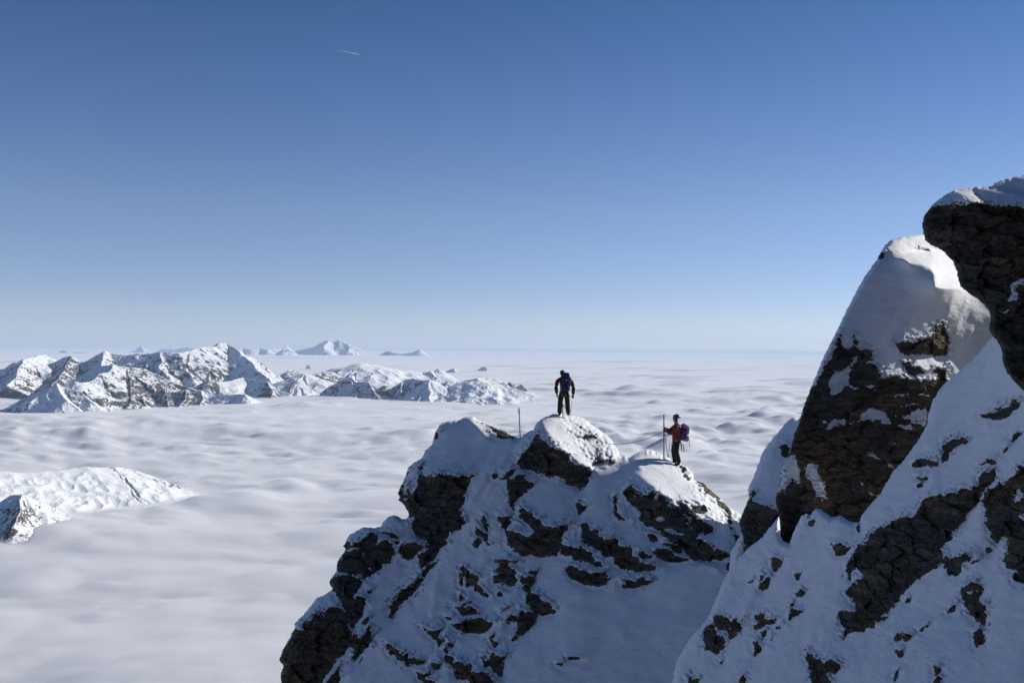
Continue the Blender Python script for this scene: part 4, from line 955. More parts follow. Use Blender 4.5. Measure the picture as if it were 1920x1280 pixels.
# serrated shaded range
build_range([(0.85, 0.0, [(618, 724, 19.7), (650, 709, 19.6), (656, 706, 19.6), (669, 717, 19.4), (690, 717, 19.2), (710, 729, 18.95), (722, 722, 18.9), (730, 733, 18.9), (750, 726, 19.0)]),
             (0.85, -0.02, [(750, 726, 19.0), (758, 713, 19.0), (774, 709, 18.95), (781, 712, 18.85), (797, 714, 18.65), (808, 712, 18.5)]), (0.8, -0.04, [(808, 712, 18.5), (804, 730, 18.15), (806, 746, 17.85), (812, 764, 17.5)]),
             (0.65, -0.1, [(808, 712, 18.5), (816, 717, 18.8), (824, 721, 19.0)]), (0.8, 0.0, [(824, 721, 19.1), (839, 715, 18.9)]), (0.85, -0.02, [(839, 715, 18.9), (833, 728, 18.6), (841, 744, 18.25), (848, 758, 17.9)]),
             (0.7, 0.04, [(839, 715, 18.9), (852, 719, 19.15), (858, 721, 19.2)]), (0.9, 0.0, [(858, 721, 19.25), (865, 717, 19.2), (881, 713, 19.05), (893, 710, 18.9), (897, 712, 18.8)]),
             (0.8, 0.02, [(893, 710, 18.9), (909, 708, 19.3), (923, 711, 19.5), (935, 714, 19.6), (949, 721, 19.7)]), (0.75, -0.05, [(897, 712, 18.8), (909, 727, 18.5), (922, 739, 18.25), (926, 752, 17.9)]),
             (0.32, -0.2, [(897, 712, 18.8), (930, 722, 18.95), (970, 736, 18.95), (990, 744, 18.9)]), (0.8, 0.0, [(798, 728, 18.3), (786, 745, 18.0), (777, 770, 17.45)]),
             (0.8, 0.02, [(690, 717, 19.2), (705, 740, 18.6), (715, 760, 18.1)]), (0.8, 0.02, [(758, 713, 19.0), (748, 740, 18.4), (742, 768, 17.7)]), (0.8, -0.02, [(657, 707, 19.6), (664, 728, 19.2), (668, 748, 18.7)])],
            600, 1010, 16800, 20700, 14, 4.0, 0.85, -0.01, 0.75)
build_range([(0.9, 0.05, [(948, 722, 20.6), (957, 716, 20.6), (965, 720, 20.7), (970, 717, 20.8), (979, 722, 20.9)])], 940, 990, 20000, 21600, 14, 12.0, 0.6, 0.0, 0.5)

# ------------------------------------------------------------------ sea of clouds (curved like the earth)
def mat_cloud():
    m, n, l, b = new_mat("cloud")
    b.inputs['Base Color'].default_value = (0.59, 0.60, 0.63, 1)
    b.inputs['Roughness'].default_value = 1.0; b.inputs['Specular IOR Level'].default_value = 0.0
    b.subsurface_method = 'RANDOM_WALK'; b.inputs['Subsurface Weight'].default_value = 1.0; b.inputs['Subsurface Radius'].default_value = (1, 1, 1); b.inputs['Subsurface Scale'].default_value = 105.0
    return m
def make_clouds():
    ang = np.concatenate([np.arange(-180, -36, 3.0), np.arange(-36, 36, 0.085), np.arange(36, 180.01, 3.0)])
    rows = np.concatenate([np.array([1.2, 1.8, 2.6, 3.4, 4.2]), np.arange(5.0, 12, 0.45), np.arange(12, 60, 0.8), np.arange(60, 200, 1.1), np.arange(200, 760, 2.0), np.arange(760, 6000, 260.0)])
    a = DIP + rows / F
    dist = 2 * H_CLOUD / (a + np.sqrt(np.maximum(a * a - DIP * DIP, 0)))
    dr = np.abs(np.gradient(dist))
    A, D = np.meshgrid(np.radians(ang), dist); DR = np.repeat(dr[:, None], len(ang), 1)
    x = D * np.sin(A); y = D * np.cos(A)
    z = cloud_h(x, y, DR)
    z = z - H_CLOUD - D * D / (2 * R_EARTH)
    V = np.stack([x, y, z], -1)
    ny, nx = x.shape
    idx = np.arange(ny * nx).reshape(ny, nx)
    f = np.stack([idx[:-1, :-1].ravel(), idx[:-1, 1:].ravel(), idx[1:, 1:].ravel(), idx[1:, :-1].ravel()], 1)
    o = np_mesh('cloud_sea', V.reshape(-1, 3), f[:, ::-1], mat_cloud(), origin=(0, 0, 0))
    if o.data.polygons[100].normal.z < 0: o.data.flip_normals()
    return tag(o, kind='structure')
make_clouds()

# ------------------------------------------------------------------ thin mist lying on the cloud tops
def make_mist():
    ang = np.radians(np.arange(-36, 36.01, 0.3))
    rows = np.concatenate([np.arange(8, 60, 2.2), np.arange(60, 200, 3.0), np.arange(200, 760, 6.0)])
    dist = H_CLOUD * F / rows
    A, D = np.meshgrid(ang, dist); DR = np.repeat(np.abs(np.gradient(dist))[:, None], len(ang), 1)
    x = D * np.sin(A); y = D * np.cos(A)
    h = cloud_h(x, y, DR) - H_CLOUD
    n1 = perlin(x / 900, y / 700, 3.1) * sstep(1.0, 3.0, 900 / DR); n2 = perlin(x / 330, y / 260, 8.1) * sstep(1.0, 3.0, 330 / DR)
    top = h + MIST_H * (0.9 + 0.9 * n1 + 0.6 * n2)
    bot = h - 120
    ny, nx = x.shape
    Pt = np.stack([x, y, top], -1); Pb_ = np.stack([x, y, bot], -1)
    keep = np.ones((ny - 1, nx - 1), bool)
    m = bpy.data.materials.new('mist'); m.use_nodes = True
    n = m.node_tree.nodes; n.clear()
    out = n.new('ShaderNodeOutputMaterial'); v = n.new('ShaderNodeVolumePrincipled')
    v.inputs['Color'].default_value = (0.98, 0.98, 0.99, 1); v.inputs['Density'].default_value = MIST_D
    v.inputs['Anisotropy'].default_value = 0.0
    m.node_tree.links.new(v.outputs[0], out.inputs['Volume'])
    o = grid_solid('mist', keep, Pt, Pb_, m)
    bm = bmesh.new(); bm.from_mesh(o.data); bmesh.ops.recalc_face_normals(bm, faces=bm.faces); bm.to_mesh(o.data); bm.free()
    tag(o, kind='stuff')
MIST_H, MIST_D = 32.0, 0.0038
make_mist()

# ------------------------------------------------------------------ the air over the sea of clouds
def make_haze():
    me = bpy.data.meshes.new('haze'); bm = bmesh.new()
    bmesh.ops.create_cube(bm, size=1.0)
    hs, zt, zb = 150000.0, 1150.0, -1700.0
    for v in bm.verts:
        v.co.x *= 2 * hs; v.co.y *= 2 * hs; v.co.z = zt if v.co.z > 0 else zb
    bm.to_mesh(me); bm.free()
    m = bpy.data.materials.new('haze'); m.use_nodes = True
    n = m.node_tree.nodes; n.clear()
    out = n.new('ShaderNodeOutputMaterial'); v = n.new('ShaderNodeVolumePrincipled')
    v.inputs['Color'].default_value = (0.64, 0.80, 1.0, 1); v.inputs['Density'].default_value = HAZE
    v.inputs['Anisotropy'].default_value = 0.1
    m.node_tree.links.new(v.outputs[0], out.inputs['Volume'])
    me.materials.append(m)
    o = bpy.data.objects.new('haze', me); col.objects.link(o)
    tag(o, kind='stuff')
HAZE = 6.5e-6
make_haze()

# ------------------------------------------------------------------ unseen mountain under and behind the camera, added dark to block cloud light
def make_unseen_terrain():
    xs = np.concatenate([-np.geomspace(1500, 60, 24), np.arange(-56, 60, 2.0), np.geomspace(60, 900, 24)])
    ys = np.concatenate([-np.geomspace(1200, 30, 24), np.arange(-28, 62, 2.0), np.geomspace(62, 900, 16)])
    X, Y = np.meshgrid(xs, ys)
    yp = np.maximum(Y, 0)
    Z = -3.2 - 0.44 * yp
    Z = Z - 1.35 * np.maximum(0, -(X + 0.20 * yp + 4.0)) - 1.3 * np.maximum(0, Y - 42)
    Z = Z + 1.15 * np.clip(-(Y + 7), 0, 110) + 1.3 * np.clip(X - 7 - 0.35 * yp, 0, 60) * sstep(14, 2, Y)
    Z = Z - 1.2 * np.maximum(0, X - 70)
    Z = Z + 4.0 * perlin(X / 17, Y / 17, 0.5) * sstep(6, 30, np.hypot(X, Y)) + 1.2 * perlin(X / 6, Y / 6, 2.5) * sstep(4, 12, np.hypot(X, Y))
    Z = np.maximum(Z, -1500)
    ny, nx = X.shape
    idx = np.arange(ny * nx).reshape(ny, nx)
    f = np.stack([idx[:-1, :-1].ravel(), idx[:-1, 1:].ravel(), idx[1:, 1:].ravel(), idx[1:, :-1].ravel()], 1)
    o = np_mesh('unseen_terrain', np.stack([X, Y, Z], -1).reshape(-1, 3), f, ROCK, origin=(0, 0, 0))
    tag(o, kind='structure')
make_unseen_terrain()

# ------------------------------------------------------------------ builders for the small things
def link_mesh(name, bm, mat, parent=None, smooth=True):
    me = bpy.data.meshes.new(name); bm.normal_update(); bm.to_mesh(me); bm.free()
    for p in me.polygons: p.use_smooth = smooth
    me.materials.append(mat)
    o = bpy.data.objects.new(name, me); col.objects.link(o)
    if parent: o.parent = parent
    return o
def thing(name, label, cat, loc, group=None, rz=0.0):
    o = bpy.data.objects.new(name, None); col.objects.link(o); o.location = loc; o.rotation_euler = (0, 0, rz)
    o.empty_display_size = 0.2
    return tag(o, label, cat, group)
def skinned(name, chains, mat, parent, sub=1):
    """chains: lists of (x, y, z, radius); points closer than 1 mm are shared -> one continuous skinned body"""
    V = []; Rr = []; E = []
    def vid(p):
        for i, q in enumerate(V):
            if (Vector(q) - Vector(p[:3])).length < 1e-3: return i
        V.append(tuple(p[:3])); Rr.append(p[3]); return len(V) - 1
    for ch in chains:
        prev = None
        for p in ch:
            i = vid(p)
            if prev is not None and prev != i: E.append((prev, i))
            prev = i
    me = bpy.data.meshes.new(name); me.from_pydata(V, E, [])
    o = bpy.data.objects.new(name, me); col.objects.link(o)
    md = o.modifiers.new('Skin', 'SKIN'); md.use_smooth_shade = True; md.branch_smoothing = 0.3
    for i, sv in enumerate(me.skin_vertices[0].data):
        r = Rr[i]; sv.radius = r if isinstance(r, tuple) else (r, r)
        sv.use_root = (i == 0)
    ss = o.modifiers.new('Sub', 'SUBSURF'); ss.levels = sub; ss.render_levels = sub
    dg = bpy.context.evaluated_depsgraph_get()
    nm = bpy.data.meshes.new_from_object(o.evaluated_get(dg), depsgraph=dg)
    o.modifiers.clear(); o.data = nm; bpy.data.meshes.remove(me); nm.name = name
    nm.materials.clear(); nm.materials.append(mat)
    for p in nm.polygons: p.use_smooth = True
    if parent: o.parent = parent
    return o
def rbox(bm, c, s, bev=0.03, rot=(0, 0, 0), taper=1.0, seg=3):
    r = bmesh.ops.create_cube(bm, size=1.0); vs_ = r['verts']
    for v in vs_:
        k = taper if v.co.z > 0 else 1.0
        v.co = Vector((v.co.x * s[0] * k, v.co.y * s[1] * k, v.co.z * s[2]))
    es = list({e for v in vs_ for e in v.link_edges})
    g = bmesh.ops.bevel(bm, geom=es, offset=bev, segments=seg, profile=0.5, affect='EDGES')
    allv = list({v for f in g['faces'] for v in f.verts} | {v for v in vs_ if v.is_valid})
    from mathutils import Euler
    M = Matrix.Translation(c) @ Euler(rot).to_matrix().to_4x4()
    bmesh.ops.transform(bm, matrix=M, verts=allv)
def tube(bm, pts, rad, n=8):
    pts = [Vector(p) for p in pts]; rings = []
    for i, p in enumerate(pts):
        d = (pts[min(i + 1, len(pts) - 1)] - pts[max(i - 1, 0)]).normalized()
        up = Vector((0, 0, 1)) if abs(d.z) < 0.95 else Vector((1, 0, 0))
        a = d.cross(up).normalized(); b = a.cross(d)
        r = rad[i] if isinstance(rad, (list, tuple)) else rad
        rings.append([bm.verts.new(p + (a * math.cos(2 * math.pi * k / n) + b * math.sin(2 * math.pi * k / n)) * r) for k in range(n)])
    for i in range(len(rings) - 1):
        for k in range(n):
            bm.faces.new((rings[i][k], rings[i][(k + 1) % n], rings[i + 1][(k + 1) % n], rings[i + 1][k]))
    bm.faces.new(rings[0][::-1]); bm.faces.new(rings[-1])
def tube_obj(name, pts, rad, mat, parent=None, n=8):
    bm = bmesh.new(); tube(bm, pts, rad, n); return link_mesh(name, bm, mat, parent)
def catenary(a, b, sag, n=16):
    a, b = Vector(a), Vector(b)
    return [a.lerp(b, i / n) - Vector((0, 0, sag * 4 * (i / n) * (1 - i / n))) for i in range(n + 1)]

M_RED = mat_plain("red_jacket_cloth", (0.16, 0.022, 0.018), 0.7, bump=0.4, scale=25)
M_RUST = mat_plain("rust_red_jacket_cloth", (0.17, 0.038, 0.028), 0.7, bump=0.4, scale=25)
M_BLACK = mat_plain("black_cloth", (0.018, 0.017, 0.018), 0.75, bump=0.3, scale=30)
M_BROWN = mat_plain("dark_brown_cloth", (0.035, 0.026, 0.020), 0.8, bump=0.4, scale=30)
M_SKIN = mat_plain("tanned_skin", (0.35, 0.18, 0.11), 0.55, var=0.08)
M_NAVY = mat_plain("navy_pack_cloth", (0.018, 0.025, 0.055), 0.6, bump=0.3)
M_BLUE = mat_plain("blue_pack_cloth", (0.015, 0.035, 0.13), 0.6, bump=0.3)
M_PURPLE = mat_plain("purple_pack_cloth", (0.075, 0.035, 0.10), 0.6, bump=0.3)
M_PINK = mat_plain("mauve_pack_cloth", (0.32, 0.18, 0.34), 0.6, bump=0.3)
M_GREY = mat_plain("grey_pack_cloth", (0.20, 0.20, 0.20), 0.65, bump=0.3)
M_HELM = mat_plain("blue_helmet_plastic", (0.06, 0.10, 0.25), 0.3, spec=0.5)
M_DARKH = mat_plain("dark_grey_hood_cloth", (0.05, 0.055, 0.065), 0.6)
M_IRON = mat_plain("rusty_iron", (0.07, 0.045, 0.035), 0.6, metal=0.3, bump=0.4)
M_ALU = mat_plain("weathered_aluminium", (0.35, 0.35, 0.34), 0.45, metal=0.6)
M_ROPE = mat_plain("red_brown_rope", (0.10, 0.045, 0.04), 0.8, bump=0.6, scale=200)
M_ORANGE = mat_plain("orange_webbing", (0.55, 0.16, 0.03), 0.7)
M_GREEN = mat_plain("green_metal", (0.12, 0.5, 0.16), 0.4, metal=0.3)
M_STEEL = mat_plain("steel", (0.45, 0.45, 0.46), 0.35, metal=0.8)
M_WHITE = mat_plain("white_webbing", (0.7, 0.7, 0.68), 0.6)
M_BLACKP = mat_plain("black_plastic", (0.015, 0.015, 0.015), 0.4)

def glove(parent, p, aim, side, curl=0.5, mat=None, name='glove'):
    """palm, four unequal fingers and a thumb from the side of the palm; aim = direction of the fingers"""
    p = Vector(p); a = Vector(aim).normalized(); s = Vector(side).normalized(); nrm = a.cross(s).normalized()
    palm = p + a * 0.05
    chains = [[(*p, (0.034, 0.026)), (*palm, (0.042, 0.026))]]
    o = []
    for k, (off, L) in enumerate(((-0.033, 0.075), (-0.011, 0.088), (0.011, 0.082), (0.032, 0.064))):
        b = palm + s * off + a * 0.012
        k1 = b + (a * math.cos(curl * 0.6) + nrm * math.sin(curl * 0.6)) * L * 0.45
        k2 = k1 + (a * math.cos(curl * 1.8) + nrm * math.sin(curl * 1.8)) * L * 0.32
        k3 = k2 + (a * math.cos(curl * 3.0) + nrm * math.sin(curl * 3.0)) * L * 0.26
        chains.append([(*palm, (0.042, 0.026)), (*(b), 0.013), (*k1, 0.0115), (*k2, 0.0105), (*k3, 0.009)])
    tb = p + a * 0.022 - s * 0.034
    t1 = tb + (a * 0.6 - s * 0.7 + nrm * 0.2).normalized() * 0.035
    t2 = t1 + (a * 0.85 - s * 0.1 + nrm * 0.5).normalized() * 0.03
    chains.append([(*p, (0.034, 0.026)), (*tb, 0.017), (*t1, 0.014), (*t2, 0.011)])
    return skinned(name, chains, mat or M_BLACK, parent, 1)
def boot(parent, foot, toe):
    foot = Vector(foot); toe = Vector(toe)
    d = (toe - foot)
    return skinned('boot', [[(foot.x, foot.y, foot.z + 0.22, 0.062), (foot.x, foot.y, foot.z + 0.10, 0.058), (*(foot + d * 0.15 + Vector((0, 0, 0.055))), (0.052, 0.05)),
                             (*(foot + d * 0.6 + Vector((0, 0, 0.05))), (0.052, 0.042)), (*(foot + d + Vector((0, 0, 0.04))), (0.045, 0.034))]], M_BLACK, parent, 1)

# ======== climber with the blue backpack, seen from behind on the leaning block
t1 = surf_t('ridge', 1058, 788) + 0.25
o1 = pix(1057.5, 780.0, t1)
k1 = t1 / F                                           # metres per pixel there
p1 = thing('person', 'climber in red and black jacket with hood up, standing with back turned on sunlit block', 'person', o1)
hipL, hipR = (-0.105, 0.0, 0.90, 0.095), (0.105, 0.0, 0.90, 0.095)
pel = (0.0, 0.0, 0.95, 0.13); spi = (-0.01, 0.0, 1.15, (0.15, 0.11)); che = (0.0, 0.02, 1.35, (0.165, 0.12)); nec = (-0.03, 0.05, 1.50, 0.06)
hd0 = (-0.06, 0.07, 1.60, 0.085); hd1 = (-0.075, 0.085, 1.69, 0.088)
body1 = [[pel, spi, che, nec, hd0, hd1], [hd0, (-0.07, 0.165, 1.63, 0.02)], [hd0, (-0.145, 0.08, 1.64, 0.015)], [hd0, (0.02, 0.08, 1.64, 0.015)],
         [pel, hipL, (-0.15, 0.01, 0.50, 0.062), (-0.16, -0.01, 0.12, 0.045), (-0.16, 0.02, 0.05, 0.045), (-0.165, 0.16, 0.035, 0.035)],
         [pel, hipR, (0.115, 0.02, 0.50, 0.062), (0.155, -0.01, 0.12, 0.045), (0.155, 0.02, 0.05, 0.045), (0.17, 0.16, 0.035, 0.035)],
         [che, (-0.18, 0.02, 1.42, 0.065), (-0.25, 0.0, 1.36, 0.055), (-0.31, 0.0, 1.10, 0.042), (-0.27, 0.06, 0.84, 0.030), (-0.262, 0.075, 0.78, 0.035)],
         [che, (0.18, 0.02, 1.40, 0.065), (0.27, 0.0, 1.34, 0.055), (0.35, 0.0, 1.08, 0.042), (0.345, 0.07, 0.82, 0.030), (0.345, 0.09, 0.76, 0.035)]]
skinned('body', body1, M_SKIN, p1, 1)
j1 = skinned('jacket', [[(0, 0, 0.84, (0.165, 0.125)), (0, 0, 0.98, (0.17, 0.13)), (-0.01, 0, 1.15, (0.18, 0.135)), (0, 0.02, 1.34, (0.20, 0.145)), (-0.02, 0.03, 1.46, (0.13, 0.09)), (-0.035, 0.05, 1.52, 0.075)],
        [(0, 0.02, 1.34, (0.20, 0.145)), (-0.185, 0.02, 1.40, 0.085), (-0.258, 0.0, 1.33, 0.090), (-0.306, -0.005, 1.12, 0.078)],
        [(0, 0.02, 1.34, (0.20, 0.145)), (0.185, 0.02, 1.39, 0.085), (0.276, 0.0, 1.31, 0.090), (0.344, -0.005, 1.10, 0.078)]], M_RED, p1, 2)
skinned('sleeve', [[(-0.306, -0.004, 1.14, 0.080), (-0.312, 0.0, 1.08, 0.076), (-0.291, 0.03, 0.95, 0.068), (-0.27, 0.06, 0.83, 0.058)]], M_BLACK, p1, 2)['label'] = 'black lower left sleeve'
skinned('sleeve', [[(0.344, -0.004, 1.12, 0.080), (0.349, 0.0, 1.06, 0.076), (0.346, 0.03, 0.93, 0.068), (0.343, 0.07, 0.81, 0.058)]], M_BLACK, p1, 2)['label'] = 'black lower right sleeve'
skinned('trousers', [[(0, 0, 0.96, (0.15, 0.12)), (0, 0, 0.89, (0.155, 0.125)), (-0.115, 0.0, 0.80, 0.118), (-0.15, 0.01, 0.50, 0.102), (-0.162, -0.005, 0.30, 0.095), (-0.165, 0.0, 0.08, 0.098)],
        [(0, 0, 0.89, (0.155, 0.125)), (0.115, 0.0, 0.80, 0.118), (0.125, 0.02, 0.50, 0.102), (0.145, -0.005, 0.30, 0.095), (0.158, 0.0, 0.08, 0.098)]], M_BROWN, p1, 2)
boot(p1, (-0.165, 0.0, 0), (-0.18, 0.19, 0)); boot(p1, (0.158, 0.0, 0), (0.185, 0.19, 0))
skinned('hood', [[(-0.035, 0.04, 1.50, 0.085), (-0.058, 0.055, 1.60, (0.108, 0.112)), (-0.075, 0.07, 1.69, (0.098, 0.108)), (-0.078, 0.075, 1.745, 0.055)]], M_DARKH, p1, 2)
glove(p1, (-0.268, 0.065, 0.80), (0.12, 0.15, -1), (0.2, 1, 0), 0.45)
glove(p1, (0.345, 0.08, 0.79), (-0.05, 0.75, -0.75), (1, 0, 0), 0.75)
bm = bmesh.new()
for zz, rr in ((0.90, 0.172),):
    tube(bm, [(rr * math.cos(a_) * 1.03, rr * 0.8 * math.sin(a_), zz) for a_ in np.linspace(0, 2 * math.pi, 25)], 0.018, 6)
for sx_ in (-1, 1):
    tube(bm, [(sx_ * 0.118 + 0.108 * math.cos(a_), 0.108 * math.sin(a_), 0.76 + 0.03 * sx_ * math.cos(a_)) for a_ in np.linspace(0, 2 * math.pi, 21)], 0.013, 6)
hr = link_mesh('climbing_harness', bm, M_BLACKP, p1)
tube_obj('carabiner', [(-0.075, -0.14, 0.885), (-0.095, -0.15, 0.85), (-0.09, -0.155, 0.80), (-0.065, -0.15, 0.80), (-0.06, -0.145, 0.85), (-0.075, -0.14, 0.885)], 0.011, M_STEEL, hr)
tube_obj('belay_device', [(-0.09, -0.155, 0.79), (-0.085, -0.16, 0.76)], [0.028, 0.024], M_GREEN, hr)
tube_obj('sling', [(0.03, -0.145, 0.90), (0.05, -0.16, 0.84), (0.075, -0.165, 0.78), (0.06, -0.165, 0.74), (0.03, -0.165, 0.79), (0.02, -0.15, 0.88)], 0.013, M_ORANGE, hr)
tube_obj('knee_strap', [(0.12 + 0.092 * math.cos(a_), 0.015 + 0.092 * math.sin(a_), 0.635 + 0.03 * math.cos(a_)) for a_ in np.linspace(0, 2 * math.pi, 21)], 0.012, M_STEEL, p1)

bp1 = thing('backpack', 'tall blue and navy backpack on the back of the climber seen from behind', 'backpack', o1 + Vector((0.05, -0.19, 0.93)))
bm = bmesh.new(); rbox(bm, (0.0, -0.02, 0.33), (0.33, 0.22, 0.60), 0.07, (0, 0.04, 0), 0.86); link_mesh('bag', bm, M_NAVY, bp1)
bm = bmesh.new(); rbox(bm, (0.015, -0.04, 0.645), (0.27, 0.27, 0.15), 0.055, (0.12, 0.05, 0), 0.85); lid = link_mesh('lid', bm, M_BLUE, bp1)
bm = bmesh.new(); rbox(bm, (0.0, -0.155, 0.40), (0.20, 0.07, 0.24), 0.03, (0, 0.05, 0), 0.9); link_mesh('pocket', bm, M_BLUE, bp1)
bm = bmesh.new(); rbox(bm, (0.02, -0.155, 0.17), (0.235, 0.09, 0.20), 0.035, (0, 0.05, 0), 0.72); link_mesh('pocket', bm, M_BLUE, bp1)
bm = bmesh.new(); rbox(bm, (0.165, -0.07, 0.38), (0.05, 0.10, 0.34), 0.02, (0, 0.08, 0)); link_mesh('side_pocket', bm, M_GREY, bp1)
bm = bmesh.new(); rbox(bm, (0.01, -0.196, 0.45), (0.045, 0.008, 0.045), 0.003); link_mesh('patch', bm, M_WHITE, bp1)
for sx_ in (-1, 1):
    tube_obj('shoulder_strap', [(sx_ * 0.10, 0.08, 0.56), (sx_ * 0.13, 0.17, 0.57), (sx_ * 0.15, 0.33, 0.47), (sx_ * 0.15, 0.33, 0.30), (sx_ * 0.16, 0.15, 0.10)], 0.02, M_BLACK, bp1)
    tube_obj('compression_strap', [(sx_ * 0.17, 0.06, 0.30 + 0.1), (sx_ * 0.175, -0.12, 0.30 + 0.1), (sx_ * 0.06, -0.20, 0.29 + 0.03)], 0.007, M_BLACKP, bp1)
tube_obj('hip_belt', [(-0.15, 0.05, 0.06), (-0.17, 0.16, 0.05), (-0.14, 0.33, 0.04), (0.04, 0.355, 0.04), (0.10, 0.33, 0.04), (0.15, 0.16, 0.05), (0.14, 0.05, 0.06)], 0.024, M_BLACK, bp1)

tp = thing('trekking_pole', 'thin trekking pole with an orange grip in the right hand of the hooded climber', 'trekking pole', o1 + Vector((0.235, 0.12, 0.0)))
a0 = Vector((0.235, 0.12, 0.0)); top = Vector((0.355, 0.15, 0.80)) - a0
dirp = top.normalized()
tube_obj('shaft', [Vector((0, 0, -0.05)), top * 0.35, top * 0.36, top * 0.9], [0.007, 0.008, 0.0095, 0.0095], M_STEEL, tp)
tube_obj('grip', [top * 0.82, top * 0.90, top * 0.98, top], [0.017, 0.020, 0.018, 0.022], M_ORANGE, tp)
tube_obj('basket', [dirp * 0.07, dirp * 0.08], [0.035, 0.03], M_BLACKP, tp)

def stake(label, px, ytop, ybot, t, rad, mat, collar=False, lean=0.0, sink=0.35):
    top_, bot = pix(px + lean, ytop, t), pix(px, ybot, t)
    s = thing('belay_stake', label, 'metal stake', bot)
    d = top_ - bot
    tube_obj('rod', [-d.normalized() * sink, d * 0.5, d * 0.985, d], [rad, rad, rad * 0.97, rad * 0.7], mat, s, 10)
    if collar:
        tube_obj('collar', [d * 0.80, d * 0.84, d * 0.93, d * 0.94], [rad * 1.25, rad * 1.5, rad * 1.5, rad * 1.2], M_WHITE, s, 10)
    return s
stake("short dark iron stake in the snow between the legs of the hooded climber", 1055.3, 757.5, 781, t1 + 0.15, 0.018, M_IRON)
t3 = surf_t('ridge', 978, 824) + 0.3
stake("thin pale metal stake standing on the saddle left of the leaning block", 975.5, 764, 824, t3, 0.021, M_ALU, True, -2.6)

# ======== climber with the purple backpack, in profile holding the stake
t2 = surf_t('ridge', 1262, 872) + 0.25
o2 = pix(1268.0, 872.0, t2)
k2 = t2 / F
p2 = thing('person', 'climber in rust red jacket and blue helmet, in profile, gripping a thick iron stake', 'person', o2)
pel = (0.0, 0.0, 0.93, 0.125); spi = (-0.01, 0, 1.12, (0.11, 0.15)); che = (0.0, 0, 1.33, (0.12, 0.165)); nec = (-0.01, 0, 1.50, 0.06)
hd0 = (-0.025, 0, 1.61, 0.085); hd1 = (-0.02, 0, 1.71, 0.09)
body2 = [[pel, spi, che, nec, hd0, hd1], [hd0, (-0.095, 0, 1.60, 0.035), (-0.128, 0, 1.62, 0.014)], [hd0, (-0.085, 0, 1.545, 0.035)], [hd0, (-0.01, 0.09, 1.63, 0.016)], [hd0, (-0.01, -0.09, 1.63, 0.016)],
         [pel, (-0.01, 0.10, 0.88, 0.095), (-0.09, 0.12, 0.50, 0.062), (-0.02, 0.13, 0.12, 0.045), (-0.04, 0.13, 0.05, 0.045), (-0.17, 0.13, 0.035, 0.035)],
         [pel, (0.0, -0.10, 0.88, 0.095), (-0.03, -0.11, 0.50, 0.062), (0.085, -0.11, 0.12, 0.045), (0.075, -0.11, 0.05, 0.045), (-0.06, -0.11, 0.035, 0.035)],
         [che, (-0.02, 0.18, 1.40, 0.065), (-0.06, 0.24, 1.34, 0.055), (-0.22, 0.24, 1.20, 0.042), (-0.36, 0.08, 1.31, 0.030), (-0.40, 0.05, 1.32, 0.035)],
         [che, (-0.02, -0.18, 1.40, 0.065), (-0.06, -0.24, 1.33, 0.055), (-0.24, -0.24, 1.13, 0.042), (-0.40, -0.08, 1.23, 0.030), (-0.44, -0.05, 1.25, 0.035)]]
skinned('body', body2, M_SKIN, p2, 1)
skinned('jacket', [[(0.02, 0, 0.80, (0.175, 0.18)), (0.01, 0, 0.95, (0.185, 0.185)), (0.0, 0, 1.15, (0.19, 0.19)), (0.0, 0, 1.34, (0.17, 0.20)), (-0.005, 0, 1.46, (0.10, 0.12)), (-0.005, 0, 1.52, 0.078)],
        [(0.0, 0, 1.34, (0.17, 0.20)), (-0.02, -0.19, 1.39, 0.085), (-0.07, -0.245, 1.32, 0.080), (-0.24, -0.245, 1.13, 0.070), (-0.32, -0.16, 1.18, 0.060), (-0.40, -0.085, 1.23, 0.052)],
        [(0.0, 0, 1.34, (0.17, 0.20)), (-0.02, 0.19, 1.39, 0.085), (-0.07, 0.245, 1.32, 0.080), (-0.22, 0.245, 1.20, 0.070), (-0.30, 0.16, 1.26, 0.058), (-0.355, 0.085, 1.305, 0.050)]], M_RUST, p2, 2)
skinned('trousers', [[(0.0, 0, 0.92, 0.14), (0, 0, 0.86, 0.145), (-0.02, 0.10, 0.78, 0.125), (-0.085, 0.12, 0.50, 0.10), (-0.05, 0.13, 0.30, 0.09), (-0.02, 0.13, 0.08, 0.09)],
        [(0, 0, 0.86, 0.145), (-0.01, -0.10, 0.78, 0.13), (-0.035, -0.11, 0.50, 0.105), (0.03, -0.11, 0.30, 0.094), (0.08, -0.11, 0.08, 0.094)]], M_BLACK, p2, 2)
boot(p2, (-0.02, 0.13, 0), (-0.20, 0.13, 0)); boot(p2, (0.08, -0.11, 0), (-0.10, -0.12, 0))
glove(p2, (-0.395, -0.075, 1.235), (-1, 0.35, 0.12), (0, 0, 1), 0.75)
glove(p2, (-0.36, 0.075, 1.315), (-1, -0.45, 0.05), (0, 0, 1), -0.75)
bm = bmesh.new(); bmesh.ops.create_uvsphere(bm, u_segments=28, v_segments=16, radius=1.0)
for v in bm.verts:
    if v.co.z < -0.12: v.co.z = -0.12 - 0.08 * (abs(v.co.z) - 0.12)
    v.co = Vector((v.co.x * 0.142 + 0.004, v.co.y * 0.118, v.co.z * 0.128 + 1.695))
hm = link_mesh('helmet', bm, M_HELM, p2)
tube_obj('rim', [(0.004 + 0.143 * math.cos(a_), 0.119 * math.sin(a_), 1.682) for a_ in np.linspace(0, 2 * math.pi, 29)], 0.007, M_BLACKP, hm)
tube_obj('chin_strap', [(-0.01, -0.10, 1.69), (-0.055, -0.085, 1.57), (-0.075, 0, 1.51), (-0.055, 0.085, 1.57), (-0.01, 0.10, 1.69)], 0.007, M_BLACKP, hm)
